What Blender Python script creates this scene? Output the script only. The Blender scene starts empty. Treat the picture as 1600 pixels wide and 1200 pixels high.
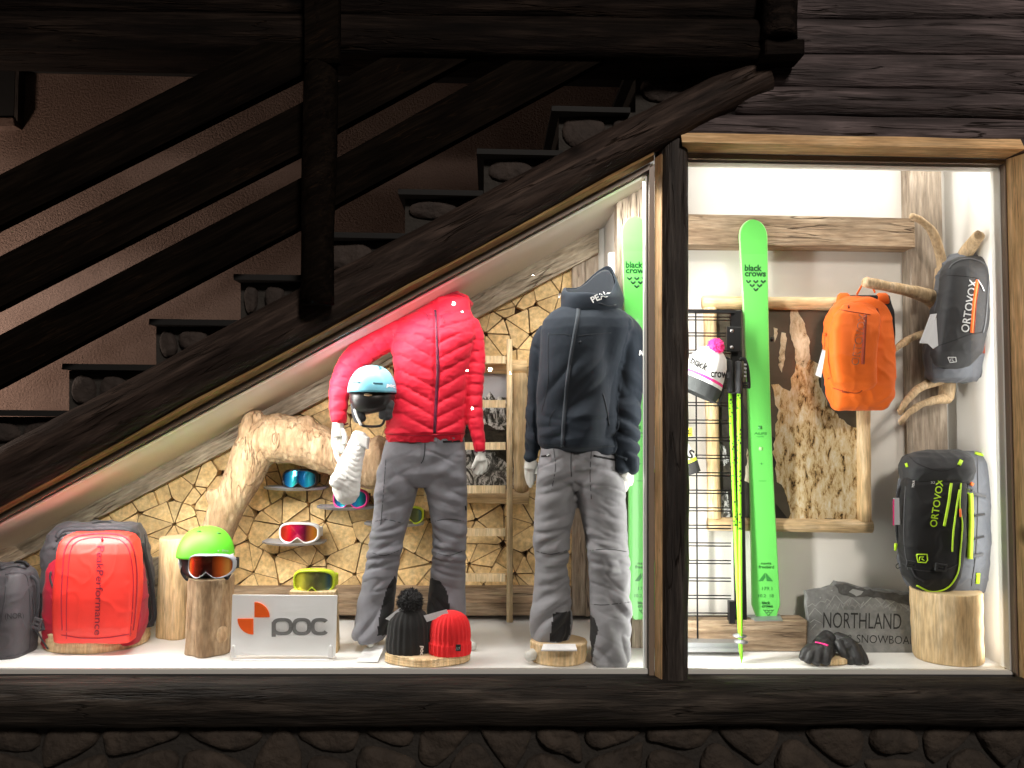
import bpy, bmesh, math, random
import numpy as np
from mathutils import Vector, Matrix, noise
from mathutils.bvhtree import BVHTree
from mathutils.geometry import tessellate_polygon
random.seed(7)
SC = bpy.context.scene
COL = SC.collection
# ------------------------------------------------------------------ camera
F = 1156.0
YAW, PITCH, ROLL = math.radians(1.75), math.radians(2.75), math.radians(0.6)
CAM = Vector((0, -3.04, 1.5))
FW = Vector((math.sin(YAW)*math.cos(PITCH), math.cos(YAW)*math.cos(PITCH), math.sin(PITCH)))
R0 = Vector((math.cos(YAW), -math.sin(YAW), 0)); U0 = R0.cross(FW)
RT = R0*math.cos(ROLL)+U0*math.sin(ROLL); UP = U0*math.cos(ROLL)-R0*math.sin(ROLL)
cd = bpy.data.cameras.new('camera'); cam = bpy.data.objects.new('camera', cd); COL.objects.link(cam)
cd.sensor_width = 36; cd.lens = 36*F/1600; cd.clip_end = 500; cd.clip_start = .05
m = Matrix((RT, UP, -FW)).transposed().to_4x4(); m.translation = CAM; cam.matrix_world = m
SC.camera = cam
# ------------------------------------------------------------------ night sky, faint moon
w = bpy.data.worlds.new('World'); SC.world = w; w.use_nodes = True
nt = w.node_tree; bg = nt.nodes['Background']
sky = nt.nodes.new('ShaderNodeTexSky'); sky.sky_type = 'NISHITA'; sky.sun_disc = False
sky.sun_elevation = math.radians(-4); sky.sun_rotation = math.radians(200)
nt.links.new(sky.outputs[0], bg.inputs[0]); bg.inputs[1].default_value = .12
def light(name, kind, loc, target, energy, col, size=.1, **k):
    l = bpy.data.lights.new(name, kind); o = bpy.data.objects.new(name, l); COL.objects.link(o)
    o.location = loc; l.energy = energy; l.color = col
    d = Vector(target)-Vector(loc); o.rotation_euler = d.to_track_quat('-Z', 'Y').to_euler()
    if kind == 'AREA': l.shape = 'RECTANGLE'; l.size = size; l.size_y = k.get('size_y', size)
    elif kind == 'SUN': l.angle = size
    else: l.shadow_soft_size = size
    if kind == 'SPOT': l.spot_size = k.get('spot', 2.4); l.spot_blend = k.get('blend', .6)
    return o
light('moonlight', 'SUN', (3, -6, 8), (0, 0, 1), .004, (.8, .85, 1), .05)
# lamp down the passage beside the stairs, grazing the stucco; front fill added high on the street side
light('passage_lamp', 'POINT', (-3.5, .25, 1.75), (0, 1, 2), 58, (1, .78, .64), .12)
light('street_front_fill', 'SPOT', (2.6, -9, 6.9), (0, 0, 1.6), 1800, (1, .89, .80), .9, spot=1.1, blend=.6)
SC.view_settings.view_transform = 'Standard'; SC.view_settings.look = 'None'
SC.view_settings.exposure = .38; SC.view_settings.gamma = 1; SC.view_settings.use_curve_mapping = False
SC.cycles.max_bounces = 7; SC.cycles.transparent_max_bounces = 8
SC.cycles.use_denoising = True
SC.cycles.sample_clamp_indirect = 4

def ray(px, py): return RT*((px-800)/F)+UP*((600-py)/F)+FW
def P(px, py, y=0.):
    d = ray(px, py); return CAM+d*((y-CAM.y)/d.y)
def PZ(px, py, z):
    d = ray(px, py); return CAM+d*((z-CAM.z)/d.z)
def px_of(v):
    d = v-CAM; k = F/d.dot(FW); return 800+d.dot(RT)*k, 600-d.dot(UP)*k
def S(y): return (y-CAM.y)/F            # metres per pixel at depth y
ZF = P(800, 1045, .04).z                # display floor
# unseen bulbs added across the road, placed so their glints land in the pane
bm_ = bpy.data.materials.new('lamp_bulb'); bm_.use_nodes = True; q_ = bm_.node_tree.nodes['Principled BSDF']; q_.inputs['Emission Color'].default_value = (1, .9, .75, 1); q_.inputs['Emission Strength'].default_value = 90
bs_ = bpy.data.objects.new('glint_bulbs', None); COL.objects.link(bs_); bs_['label'] = 'small lit bulbs added across the road, mirrored as glints in the left pane'; bs_['category'] = 'lights'
for x_, y_, r_ in ((709, 474, .045), (722, 487, .028), (730, 579, .028), (738, 638, .032), (797, 583, .028), (766, 577, .05), (833, 430, .018)):
    d_ = ray(x_, y_); g_ = CAM+d_*((.004-CAM.y)/d_.y); d_.y = -d_.y; c_ = g_+d_*(13/abs(d_.y)); me_ = bpy.data.meshes.new('bulb'); b_m = bmesh.new(); bmesh.ops.create_icosphere(b_m, subdivisions=2, radius=r_); b_m.to_mesh(me_); b_m.free(); me_.materials.append(bm_)
    o_ = bpy.data.objects.new('bulb', me_); COL.objects.link(o_); o_.location = c_; o_.parent = bs_
# ------------------------------------------------------------------ display lamps (hidden up behind the window heads) and added fill strips
def spot_px(px, py, y, tx, ty, tyy, e, size=.35, sy=.10, c=(1, .93, .84)):
    return light('display_lamp_and_fill', 'AREA', P(px, py, y), P(tx, ty, tyy), e, c, size, size_y=sy)
ZT = P(1300, 232, .42).z                # ceiling of the right bay
def strip_px(a, b, y, ta, tb, ty, e, sy=.12):
    A, B = P(a[0], a[1], y), P(b[0], b[1], y); c = (A+B)/2; T = (P(ta[0], ta[1], ty)+P(tb[0], tb[1], ty))/2
    l = bpy.data.lights.new('display_lamp_and_fill', 'AREA'); l.shape = 'RECTANGLE'; l.size = (B-A).length; l.size_y = sy; l.energy = e; l.color = (1, .965, .92)
    o = bpy.data.objects.new('display_lamp_and_fill', l); COL.objects.link(o)
    x = (B-A).normalized(); z = -(T-c); z = (z-x*z.dot(x)).normalized(); yv = z.cross(x)
    mm_ = Matrix((x, yv, z)).transposed().to_4x4(); mm_.translation = c; o.matrix_world = mm_
A = P(1085, 246, .10); B = P(1555, 250, .10)
for q in range(3):
    c = A.lerp(B, (q+.5)/3); c.z = ZT-.012
    light('display_lamp_and_fill', 'AREA', c, c+Vector((0, .30, -1.6)), 2.3, (1, .965, .92), .42, size_y=.14)
for q in range(6):
    X = 940-q*165; yy = 818-.5406*X
    strip_px((X-75, yy+.5406*75+9), (X+75, yy-.5406*75+9), .085, (X-20, yy+500), (X+20, yy+480), .30, 3.6 if q in (1, 2) else 6.4)
# fill strips added behind the window posts to brighten the lower bays
def upright(x, y0, y1, y, tx, ty, e, w_=.05, c=(1, .965, .92)): strip_px((x, y0), (x, y1), y, (tx, y0), (tx, y1), ty, e, w_)
upright(1060, 400, 1030, .075, 1400, .20, 17)
upright(1550, 400, 1030, .065, 1440, .42, 1.7)
upright(1022, 480, 1030, .075, 700, .42, 2.5)
strip_px((20, 1049), (990, 1049), .045, (20, 640), (990, 560), .75, 15, .03)  # added fill along the front floor edge, lifts the lower left bay
strip_px((1085, 1049), (1560, 1050), .045, (1085, 640), (1560, 640), .42, 5, .03)  # added fill strip of the same kind for the right bay
# ------------------------------------------------------------------ helpers
def new_obj(name, verts, faces, mat, parent=None, smooth=False, mats=None, fm=None):
    me = bpy.data.meshes.new(name); me.from_pydata([tuple(v) for v in verts], [], [tuple(f) for f in faces]); me.validate()
    return add_mesh(name, me, mat, parent, smooth, mats, fm)
def add_mesh(name, me, mat, parent=None, smooth=False, mats=None, fm=None):
    for mm in (mats or ([mat] if mat else [])): me.materials.append(mm)
    if fm is not None:
        for p, i in zip(me.polygons, fm): p.material_index = i
    if smooth: me.polygons.foreach_set('use_smooth', [True]*len(me.polygons))
    o = bpy.data.objects.new(name, me); COL.objects.link(o)
    if parent is not None: link(o, parent)
    return o
def link(o, parent):
    o.parent = parent
    if parent.type == 'EMPTY': o.matrix_parent_inverse = Matrix.Translation(-parent.location)
def thing(name, label, cat, loc=(0, 0, 0), group=None):
    o = bpy.data.objects.new(name, None); o.empty_display_size = .05; COL.objects.link(o); o.location = loc
    o['label'] = label; o['category'] = cat
    if group: o['group'] = group
    return o
def tag(o, label, cat, group=None):
    o['label'] = label; o['category'] = cat
    if group: o['group'] = group
    return o
def struct(o, kind='structure'): o['kind'] = kind; return o

class MB:
    def __init__(s): s.v = []; s.f = []; s.m = []
    def add(s, v, f, m=0):
        n = len(s.v); s.v += [Vector(x) for x in v]; s.f += [tuple(i+n for i in q) for q in f]; s.m += [m]*len(f); return s
    def box(s, a, b, m=0):
        x0, y0, z0 = a; x1, y1, z1 = b
        return s.add([(x0,y0,z0),(x1,y0,z0),(x1,y1,z0),(x0,y1,z0),(x0,y0,z1),(x1,y0,z1),(x1,y1,z1),(x0,y1,z1)],
              [(0,3,2,1),(4,5,6,7),(0,1,5,4),(1,2,6,5),(2,3,7,6),(3,0,4,7)], m)
    def prism(s, poly, y0, y1, bev=.0, m=0, mf=None):
        """poly: list of px points; y0 front, y1 back; bev chamfer in metres"""
        pts = [P(a, b, y0) for a, b in poly]; d = Vector((0, y1-y0, 0))
        return s.prism3(pts, d, bev, m, mf)
    def prism3(s, pts, d, bev=0., m=0, mf=None):
        n = len(pts)
        back = [p+d for p in pts]; c = sum(pts, Vector())/n
        if bev > 0:
            r1 = [p+d.normalized()*bev for p in pts]
            fr = [p+(c-p).normalized()*min(bev*1.3, (c-p).length*.4) for p in pts]
            v = fr+r1+back
            f = [(n+i, n+(i+1) % n, (i+1) % n, i) for i in range(n)]+[(2*n+i, 2*n+(i+1) % n, n+(i+1) % n, n+i) for i in range(n)]
            L = 2*n
        else:
            v = pts+back; f = [(n+i, n+(i+1) % n, (i+1) % n, i) for i in range(n)]; L = n
        tr = tessellate_polygon([v[:n]])
        base = len(s.v); s.add(v, f, m)
        for t in tr:
            s.f.append(tuple(base+i for i in t)); s.m.append(m if mf is None else mf)
            s.f.append(tuple(base+L+i for i in t)); s.m.append(m)
        return s
    def tube(s, pts, rad, n=12, flat=1., cap=True, m=0, up=Vector((0, 1, 0))):
        """pts Vectors, rad list; flat scales along 'up' direction (depth)"""
        rings = []; N = len(pts)
        P_, R_ = list(pts), list(rad)
        if cap:   # rounded ends
            t0 = (P_[0]-P_[1]).normalized(); t1 = (P_[-1]-P_[-2]).normalized()
            P_ = [P_[0]+t0*R_[0]*.45, P_[0]+t0*R_[0]*.3]+P_+[P_[-1]+t1*R_[-1]*.3, P_[-1]+t1*R_[-1]*.45]
            R_ = [R_[0]*.35, R_[0]*.75]+R_+[R_[-1]*.75, R_[-1]*.35]
        v = []; f = []
        for i, p in enumerate(P_):
            t = (P_[min(i+1, len(P_)-1)]-P_[max(i-1, 0)]).normalized()
            u = up if abs(t.dot(up)) < .95 else Vector((1, 0, 0))
            a = t.cross(u).normalized(); b = a.cross(t).normalized()
            for k in range(n):
                th = 2*math.pi*k/n
                v.append(p+a*math.cos(th)*R_[i]+b*math.sin(th)*R_[i]*flat)
        L = len(P_)
        for i in range(L-1):
            for k in range(n):
                f.append((i*n+k, i*n+(k+1) % n, (i+1)*n+(k+1) % n, (i+1)*n+k))
        v.append(P_[0]); v.append(P_[-1])
        for k in range(n):
            f.append((L*n, (k+1) % n, k)); f.append((L*n+1, (L-1)*n+k, (L-1)*n+(k+1) % n))
        return s.add(v, f, m)
    def loft(s, rows, n=40, ex=2.4, m=0, cap=True):
        """rows: (py, xl, xr, yc, hd[, ex]) silhouette rows in px with centre depth yc and half depth hd"""
        v = []; f = []
        for r in rows:
            py, xl, xr, yc, hd = r[:5]; e = r[5] if len(r) > 5 else ex
            a, b = P(xl, py, yc), P(xr, py, yc); c = (a+b)/2; h = (b-a)/2
            for k in range(n):
                th = 2*math.pi*k/n; ct, st = math.cos(th), math.sin(th)
                q = abs(ct)**(2/e)*(1 if ct > 0 else -1); w_ = abs(st)**(2/e)*(1 if st > 0 else -1)
                v.append(c+h*q+Vector((0, hd*w_, 0)))
        L = len(rows)
        for i in range(L-1):
            for k in range(n): f.append((i*n+k, (i+1)*n+k, (i+1)*n+(k+1) % n, i*n+(k+1) % n))
        if cap:
            v.append(sum(v[:n], Vector())/n); v.append(sum(v[(L-1)*n:L*n], Vector())/n)
            for k in range(n):
                f.append((L*n, k, (k+1) % n)); f.append((L*n+1, (L-1)*n+(k+1) % n, (L-1)*n+k))
        return s.add(v, f, m)
    def ball(s, c, r, nu=20, nv=12, m=0):
        rx, ry, rz = r if hasattr(r, '__len__') else (r, r, r)
        v = []; f = []
        for j in range(1, nv):
            ph = math.pi*j/nv
            for i in range(nu):
                th = 2*math.pi*i/nu
                v.append(Vector(c)+Vector((rx*math.sin(ph)*math.cos(th), ry*math.sin(ph)*math.sin(th), rz*math.cos(ph))))
        for j in range(nv-2):
            for i in range(nu): f.append((j*nu+i, (j+1)*nu+i, (j+1)*nu+(i+1) % nu, j*nu+(i+1) % nu))
        a = len(v); v += [Vector(c)+Vector((0, 0, rz)), Vector(c)-Vector((0, 0, rz))]
        for i in range(nu): f.append((a, i, (i+1) % nu)); f.append((a+1, (nv-2)*nu+(i+1) % nu, (nv-2)*nu+i))
        return s.add(v, f, m)
    def lathe(s, c, prof, n=32, m=0, fn=None, cap=True, capm=None):
        """prof [(r,z)] from bottom to top around c"""
        v = []; f = []; c = Vector(c)
        for j, (r, z) in enumerate(prof):
            for i in range(n):
                th = 2*math.pi*i/n; rr = r*(fn(th, j/(len(prof)-1)) if fn else 1)
                v.append(c+Vector((rr*math.cos(th), rr*math.sin(th), z)))
        L = len(prof)
        for j in range(L-1):
            for i in range(n): f.append((j*n+i, j*n+(i+1) % n, (j+1)*n+(i+1) % n, (j+1)*n+i))
        s.add(v, f, m)
        if cap:
            b = len(s.v)-L*n
            s.v += [c+Vector((0, 0, prof[0][1])), c+Vector((0, 0, prof[-1][1]))]
            for i in range(n):
                s.f.append((b+L*n, b+(i+1) % n, b+i)); s.m.append(m)
                s.f.append((b+L*n+1, b+(L-1)*n+i, b+(L-1)*n+(i+1) % n)); s.m.append(m if capm is None else capm)
        return s
    def obj(s, name, mat, parent=None, smooth=False, mats=None):
        return new_obj(name, s.v, s.f, mat, parent, smooth, mats, s.m if mats else None)
    def bvh(s): return BVHTree.FromPolygons(s.v, s.f)

def remeshed(mb, voxel=.006, smooth=3, fac=.5):
    me = bpy.data.meshes.new('t'); me.from_pydata([tuple(v) for v in mb.v], [], mb.f)
    o = bpy.data.objects.new('t', me); COL.objects.link(o)
    r = o.modifiers.new('r', 'REMESH'); r.mode = 'VOXEL'; r.voxel_size = voxel
    if smooth:
        q = o.modifiers.new('s', 'SMOOTH'); q.iterations = smooth; q.factor = fac
    dg = bpy.context.evaluated_depsgraph_get(); dg.update()
    out = bpy.data.meshes.new_from_object(o.evaluated_get(dg))
    bpy.data.objects.remove(o); bpy.data.meshes.remove(me)
    return out
def displace(me, fn):
    """fn(co, normal)->offset along the normal in metres"""
    nrm = [v.normal.copy() for v in me.vertices]
    for v, n in zip(me.vertices, nrm): v.co += n*fn(v.co, n)
    me.update()
def bvh_of(me): return BVHTree.FromPolygons([v.co for v in me.vertices], [tuple(p.vertices) for p in me.polygons])
def hit(bvh, px, py, off, default):
    d = ray(px, py).normalized(); h = bvh.ray_cast(CAM, d)
    if h[0] is None: return default, None
    n = h[1]
    if n.dot(d) > 0: n = -n
    return h[0]+n*off*.6-d*off*.4, n
def resample(path, step):
    out = [Vector(path[0])]
    for a, b in zip(path, path[1:]):
        a, b = Vector(a), Vector(b); k = max(1, int((b-a).length/step))
        for i in range(1, k+1): out.append(a.lerp(b, i/k))
    return out
def curve(pts, k=6):
    """Catmull-Rom through px points"""
    pts = [Vector(p) for p in pts]; q = [pts[0]*2-pts[1]]+pts+[pts[-1]*2-pts[-2]]; out = []
    for i in range(1, len(q)-2):
        for j in range(k):
            t = j/k; a, b, c, d = q[i-1], q[i], q[i+1], q[i+2]
            out.append(.5*((2*b)+(c-a)*t+(2*a-5*b+4*c-d)*t*t+(3*b-a-3*c+d)*t**3))
    out.append(pts[-1]); return out
def ribbon(name, bvh, path, wpx, mat, parent, off=.003, step=4, depth=.004, closed=False, mb=None):
    """a strip lying on a surface along a px path: webbing, zip, seam or piping, with real thickness"""
    pts = resample(path, step); v = []; f = []; last = None
    for i, p in enumerate(pts):
        a = pts[max(i-1, 0)]; b = pts[min(i+1, len(pts)-1)]; t = (b-a)
        t = t.normalized() if t.length > 0 else Vector((1, 0)); n = Vector((-t.y, t.x))
        wd = wpx(i/(len(pts)-1)) if callable(wpx) else wpx
        l, r = p+n*wd/2, p-n*wd/2
        pl, n1 = hit(bvh, l.x, l.y, off, None); pr, n2 = hit(bvh, r.x, r.y, off, None)
        if pl is None and pr is None:
            if last is None: continue
            pl, pr = P(l.x, l.y, last[0].y), P(r.x, r.y, last[1].y)
        elif pl is None: pl = P(l.x, l.y, pr.y)
        elif pr is None: pr = P(r.x, r.y, pl.y)
        dd = ray(p.x, p.y).normalized()*depth; k = len(v)
        v += [pl+dd, pl, pr, pr+dd]; last = (pl, pr)
        if k: f += [(k-4, k-3, k+1, k), (k-3, k-2, k+2, k+1), (k-2, k-1, k+3, k+2), (k-1, k-4, k, k+3)]
    if len(v) < 8: return None
    f += [(0, 3, 2, 1), (len(v)-4, len(v)-3, len(v)-2, len(v)-1)]
    if mb is not None: return mb.add(v, f)
    return new_obj(name, v, f, mat, parent, True)
def patch(name, bvh, poly, mat, parent, off=.003, cell=5, ydef=None):
    """a filled px polygon laid on a surface"""
    bm = bmesh.new(); vs = [bm.verts.new((a, b, 0)) for a, b in poly]; bm.faces.new(vs)
    bmesh.ops.triangulate(bm, faces=bm.faces[:])
    for _ in range(7):
        es = [e for e in bm.edges if e.calc_length() > cell]
        if not es: break
        bmesh.ops.subdivide_edges(bm, edges=es, cuts=1); bmesh.ops.triangulate(bm, faces=[q for q in bm.faces if len(q.verts) > 3])
    ly = ydef
    for v in bm.verts:
        h_, _ = hit(bvh, v.co.x, v.co.y, off, None)
        if h_ is None: h_ = P(v.co.x, v.co.y, ly if ly is not None else 0.2)
        else: ly = h_.y
        v.co = h_
    me = bpy.data.meshes.new(name); bm.to_mesh(me); bm.free()
    return add_mesh(name, me, mat, parent, True)
_TC = {}
def text_pts(body, bold=0., space=1., res=3):
    k = (body, bold, space)
    if k not in _TC:
        c = bpy.data.curves.new('t', 'FONT'); c.body = body; c.size = 1; c.offset = bold; c.space_character = space; c.resolution_u = res
        c.align_x = 'LEFT'; c.space_line = .85
        o = bpy.data.objects.new('t', c); COL.objects.link(o)
        dg = bpy.context.evaluated_depsgraph_get(); dg.update()
        me = bpy.data.meshes.new_from_object(o.evaluated_get(dg))
        bpy.data.objects.remove(o)
        _TC[k] = ([v.co.copy() for v in me.vertices], [tuple(p.vertices) for p in me.polygons]); bpy.data.meshes.remove(me)
    return _TC[k]
def text(name, bvh, body, x0, y0, dirv, length, height, mat, parent, off=.0025, bold=0., space=1., ydef=.2, solid=None, shear=0., mb=None):
    """lettering on a surface: starts at px (x0,y0) baseline, runs along dirv for length px, cap height px"""
    v, f = text_pts(body, bold, space)
    w_ = max(p.x for p in v); x_ = min(p.x for p in v); H = .729
    d = Vector(dirv).normalized(); u = Vector((d.y, -d.x))
    out = []; last = ydef
    for p in v:
        q = Vector((x0, y0))+d*((p.x-x_)/(w_-x_)*length+shear*p.y)+u*(p.y/H*height)
        h_ = None
        if bvh: h_, _ = hit(bvh, q.x, q.y, off, None)
        if h_ is None: h_ = P(q.x, q.y, last)
        else: last = h_.y
        out.append(h_)
    if solid:
        n = len(out); d_ = Vector((0, solid, 0)); ed = {}
        for q in f:
            for a, b in zip(q, q[1:]+q[:1]): ed[(a, b)] = ed.get((a, b), 0)+1
        f2 = list(f)+[tuple(i+n for i in reversed(q)) for q in f]
        for (a, b) in ed:
            if (b, a) not in ed: f2.append((b, a, a+n, b+n))
        out = out+[p+d_ for p in out]; f = f2
    if mb is not None: mb.add(out, f); return None
    return new_obj(name, out, f, mat, parent)
def smooth_noise(p, s, seed=0.): return noise.noise(Vector((p[0]*s[0]+seed, p[1]*s[1]+seed*1.7, p[2]*s[2]-seed)))
def ridge(p, s, seed=0.): return 1-abs(smooth_noise(p, s, seed))*2
def billow(p, s, seed=0.): return min(1., abs(smooth_noise(p, s, seed))*2.6)
def inpoly(x, y, poly):
    c = False; j = len(poly)-1
    for i in range(len(poly)):
        xi, yi = poly[i]; xj, yj = poly[j]
        if (yi > y) != (yj > y) and x < (xj-xi)*(y-yi)/(yj-yi)+xi: c = not c
        j = i
    return c
def assign_px(me, regions):
    """regions: [(poly_px, material_index)] for faces on the side turned to the street"""
    for p in me.polygons:
        if p.normal.y > .35: continue
        x, y = px_of(p.center)
        for poly, mi in regions:
            if inpoly(x, y, poly): p.material_index = mi

# ------------------------------------------------------------------ materials
def nodes(name):
    mt = bpy.data.materials.new(name); mt.use_nodes = True; t = mt.node_tree
    return mt, t, t.nodes, t.links, t.nodes['Principled BSDF']
def c4(c): return (c[0], c[1], c[2], 1)
def plain(name, col, rough=.5, metal=0., bump=0., bscale=200., spec=.5, var=.0, vscale=6., trans=0., sheen=0., coat=0., stretch=(1, 1, 1), bdist=.002):
    mt, t, N, L, b = nodes(name)
    b.inputs['Base Color'].default_value = c4(col); b.inputs['Roughness'].default_value = rough; b.inputs['Metallic'].default_value = metal
    b.inputs['Specular IOR Level'].default_value = spec; b.inputs['Sheen Weight'].default_value = sheen; b.inputs['Coat Weight'].default_value = coat
    if trans: b.inputs['Transmission Weight'].default_value = trans
    tc = N.new('ShaderNodeTexCoord'); mp = N.new('ShaderNodeMapping'); L.new(tc.outputs['Object'], mp.inputs[0]); mp.inputs['Scale'].default_value = stretch
    if var:
        n = N.new('ShaderNodeTexNoise'); n.inputs['Scale'].default_value = vscale; n.inputs['Detail'].default_value = 6; n.inputs['Roughness'].default_value = .65
        L.new(mp.outputs[0], n.inputs[0])
        mx = N.new('ShaderNodeMix'); mx.data_type = 'RGBA'; mx.blend_type = 'MULTIPLY'; mx.inputs[0].default_value = 1
        r = N.new('ShaderNodeMapRange'); r.inputs[1].default_value = .3; r.inputs[2].default_value = .7; r.inputs[3].default_value = 1-var; r.inputs[4].default_value = 1+var*.5
        L.new(n.outputs[0], r.inputs[0]); mx.inputs[6].default_value = c4(col); L.new(r.outputs[0], mx.inputs[7]); L.new(mx.outputs[2], b.inputs['Base Color'])
    if bump:
        n2 = N.new('ShaderNodeTexNoise'); n2.inputs['Scale'].default_value = bscale; n2.inputs['Detail'].default_value = 4; L.new(mp.outputs[0], n2.inputs[0])
        bp = N.new('ShaderNodeBump'); bp.inputs['Strength'].default_value = bump; bp.inputs['Distance'].default_value = bdist
        L.new(n2.outputs[0], bp.inputs['Height']); L.new(bp.outputs[0], b.inputs['Normal'])
    return mt
def wood(name, cols, axis=0, scale=14., stretch=10., rot=(0, 0, 0), rough=.75, bump=.5, var=.25, crack=.5, knots=0., bdist=.004, crack_col=(.02, .012, .007), fine=1., spec=.3):
    """streaky grain along an axis, cracks, patchy tone, small change from piece to piece"""
    mt, t, N, L, b = nodes(name); b.inputs['Roughness'].default_value = rough; b.inputs['Specular IOR Level'].default_value = spec
    tc = N.new('ShaderNodeTexCoord'); mp = N.new('ShaderNodeMapping'); mp.vector_type = 'TEXTURE'
    oi = N.new('ShaderNodeObjectInfo'); ad = N.new('ShaderNodeVectorMath'); ad.operation = 'MULTIPLY_ADD'
    cb = N.new('ShaderNodeCombineXYZ'); [L.new(oi.outputs['Random'], cb.inputs[i]) for i in range(3)]
    ad.inputs[1].default_value = (17, 23, 31); L.new(cb.outputs[0], ad.inputs[0]); L.new(tc.outputs['Object'], ad.inputs[2])
    mp.inputs['Rotation'].default_value = rot; L.new(ad.outputs[0], mp.inputs[0])
    m2 = N.new('ShaderNodeMapping'); s = [1., 1., 1.]; s[axis] = 1./stretch; m2.inputs['Scale'].default_value = s; L.new(mp.outputs[0], m2.inputs[0])
    n1 = N.new('ShaderNodeTexNoise'); n1.inputs['Scale'].default_value = scale*2.6; n1.inputs['Detail'].default_value = 8; n1.inputs['Roughness'].default_value = .62; n1.inputs['Distortion'].default_value = .35
    L.new(m2.outputs[0], n1.inputs[0])
    n2 = N.new('ShaderNodeTexNoise'); n2.inputs['Scale'].default_value = scale*9*fine; n2.inputs['Detail'].default_value = 5; L.new(m2.outputs[0], n2.inputs[0])
    n3 = N.new('ShaderNodeTexNoise'); n3.inputs['Scale'].default_value = 3.2; n3.inputs['Detail'].default_value = 4; L.new(mp.outputs[0], n3.inputs[0])
    cr = N.new('ShaderNodeValToRGB'); e = cr.color_ramp.elements; e[0].position = .30; e[1].position = .70
    e[0].color = c4(cols[0]); e[1].color = c4(cols[-1])
    for i, c in enumerate(cols[1:-1]): q = e.new(.30+.4*(i+1)/(len(cols)-1)); q.color = c4(c)
    L.new(n1.outputs[0], cr.inputs[0])
    def mul(a, val, lo, hi, p0=.3, p1=.7):
        r = N.new('ShaderNodeMapRange'); r.inputs[1].default_value = p0; r.inputs[2].default_value = p1; r.inputs[3].default_value = lo; r.inputs[4].default_value = hi
        L.new(val, r.inputs[0]); mx = N.new('ShaderNodeMix'); mx.data_type = 'RGBA'; mx.blend_type = 'MULTIPLY'; mx.inputs[0].default_value = 1
        L.new(a, mx.inputs[6]); L.new(r.outputs[0], mx.inputs[7]); return mx.outputs[2]
    c = mul(cr.outputs[0], n2.outputs[0], .70, 1.2); c = mul(c, n3.outputs[0], 1-var, 1+var); c = mul(c, oi.outputs['Random'], 1-var*.6, 1+var*.4, 0, 1)
    h = n1.outputs[0]
    ma = N.new('ShaderNodeMath'); ma.operation = 'MULTIPLY_ADD'; L.new(n2.outputs[0], ma.inputs[0]); ma.inputs[1].default_value = .35; L.new(n1.outputs[0], ma.inputs[2]); h = ma.outputs[0]
    if crack:
        m3 = N.new('ShaderNodeMapping'); s = [1., 1., 1.]; s[axis] = .055; m3.inputs['Scale'].default_value = s; L.new(mp.outputs[0], m3.inputs[0])
        n4 = N.new('ShaderNodeTexNoise'); n4.inputs['Scale'].default_value = scale*2.2; n4.inputs['Detail'].default_value = 3; n4.inputs['Distortion'].default_value = .25; L.new(m3.outputs[0], n4.inputs[0])
        sb = N.new('ShaderNodeMath'); sb.operation = 'SUBTRACT'; sb.inputs[1].default_value = .5; L.new(n4.outputs[0], sb.inputs[0])
        ab = N.new('ShaderNodeMath'); ab.operation = 'ABSOLUTE'; L.new(sb.outputs[0], ab.inputs[0])
        r = N.new('ShaderNodeMapRange'); r.inputs[1].default_value = .0; r.inputs[2].default_value = .016; r.inputs[3].default_value = 1; r.inputs[4].default_value = 0; L.new(ab.outputs[0], r.inputs[0])
        g = N.new('ShaderNodeMapRange'); g.inputs[1].default_value = .45; g.inputs[2].default_value = .6; g.inputs[3].default_value = 0; g.inputs[4].default_value = crack; L.new(n3.outputs[0], g.inputs[0])
        pm = N.new('ShaderNodeMath'); pm.operation = 'MULTIPLY'; L.new(r.outputs[0], pm.inputs[0]); L.new(g.outputs[0], pm.inputs[1])
        mx = N.new('ShaderNodeMix'); mx.data_type = 'RGBA'; L.new(pm.outputs[0], mx.inputs[0]); L.new(c, mx.inputs[6]); mx.inputs[7].default_value = c4(crack_col); c = mx.outputs[2]
        m5 = N.new('ShaderNodeMath'); m5.operation = 'MULTIPLY_ADD'; L.new(pm.outputs[0], m5.inputs[0]); m5.inputs[1].default_value = -1; L.new(h, m5.inputs[2]); h = m5.outputs[0]
    if knots:
        vo = N.new('ShaderNodeTexVoronoi'); vo.inputs['Scale'].default_value = knots; L.new(m2.outputs[0] if False else mp.outputs[0], vo.inputs[0])
        r = N.new('ShaderNodeMapRange'); r.inputs[1].default_value = .05; r.inputs[2].default_value = .13; r.inputs[3].default_value = .85; r.inputs[4].default_value = 0; L.new(vo.outputs['Distance'], r.inputs[0])
        mx = N.new('ShaderNodeMix'); mx.data_type = 'RGBA'; L.new(r.outputs[0], mx.inputs[0]); L.new(c, mx.inputs[6]); mx.inputs[7].default_value = c4([q*.25 for q in cols[0]]); c = mx.outputs[2]
    L.new(c, b.inputs['Base Color'])
    bp = N.new('ShaderNodeBump'); bp.inputs['Strength'].default_value = bump; bp.inputs['Distance'].default_value = bdist
    L.new(h, bp.inputs['Height']); L.new(bp.outputs[0], b.inputs['Normal'])
    return mt
SL = math.atan(.5406)
M = {}
M['white_wall'] = plain('white_wall', (.80, .78, .73), .8, bump=.15, bscale=90, var=.04)
M['white_board'] = plain('white_board', (.82, .82, .80), .35, var=.03)
M['soffit'] = plain('soffit', (.62, .57, .50), .6, var=.06)
M['white_frame'] = plain('white_frame', (.72, .72, .68), .35)
M['gasket'] = plain('gasket', (.05, .05, .05), .5)
DK = [(.003, .002, .0015), (.007, .0045, .0035), (.024, .016, .012)]
M['dark_x'] = wood('dark_wood_x', DK, 0, 10, 12, spec=.08, knots=2.3, bump=1., crack=1, bdist=.015, rough=.8)
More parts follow.
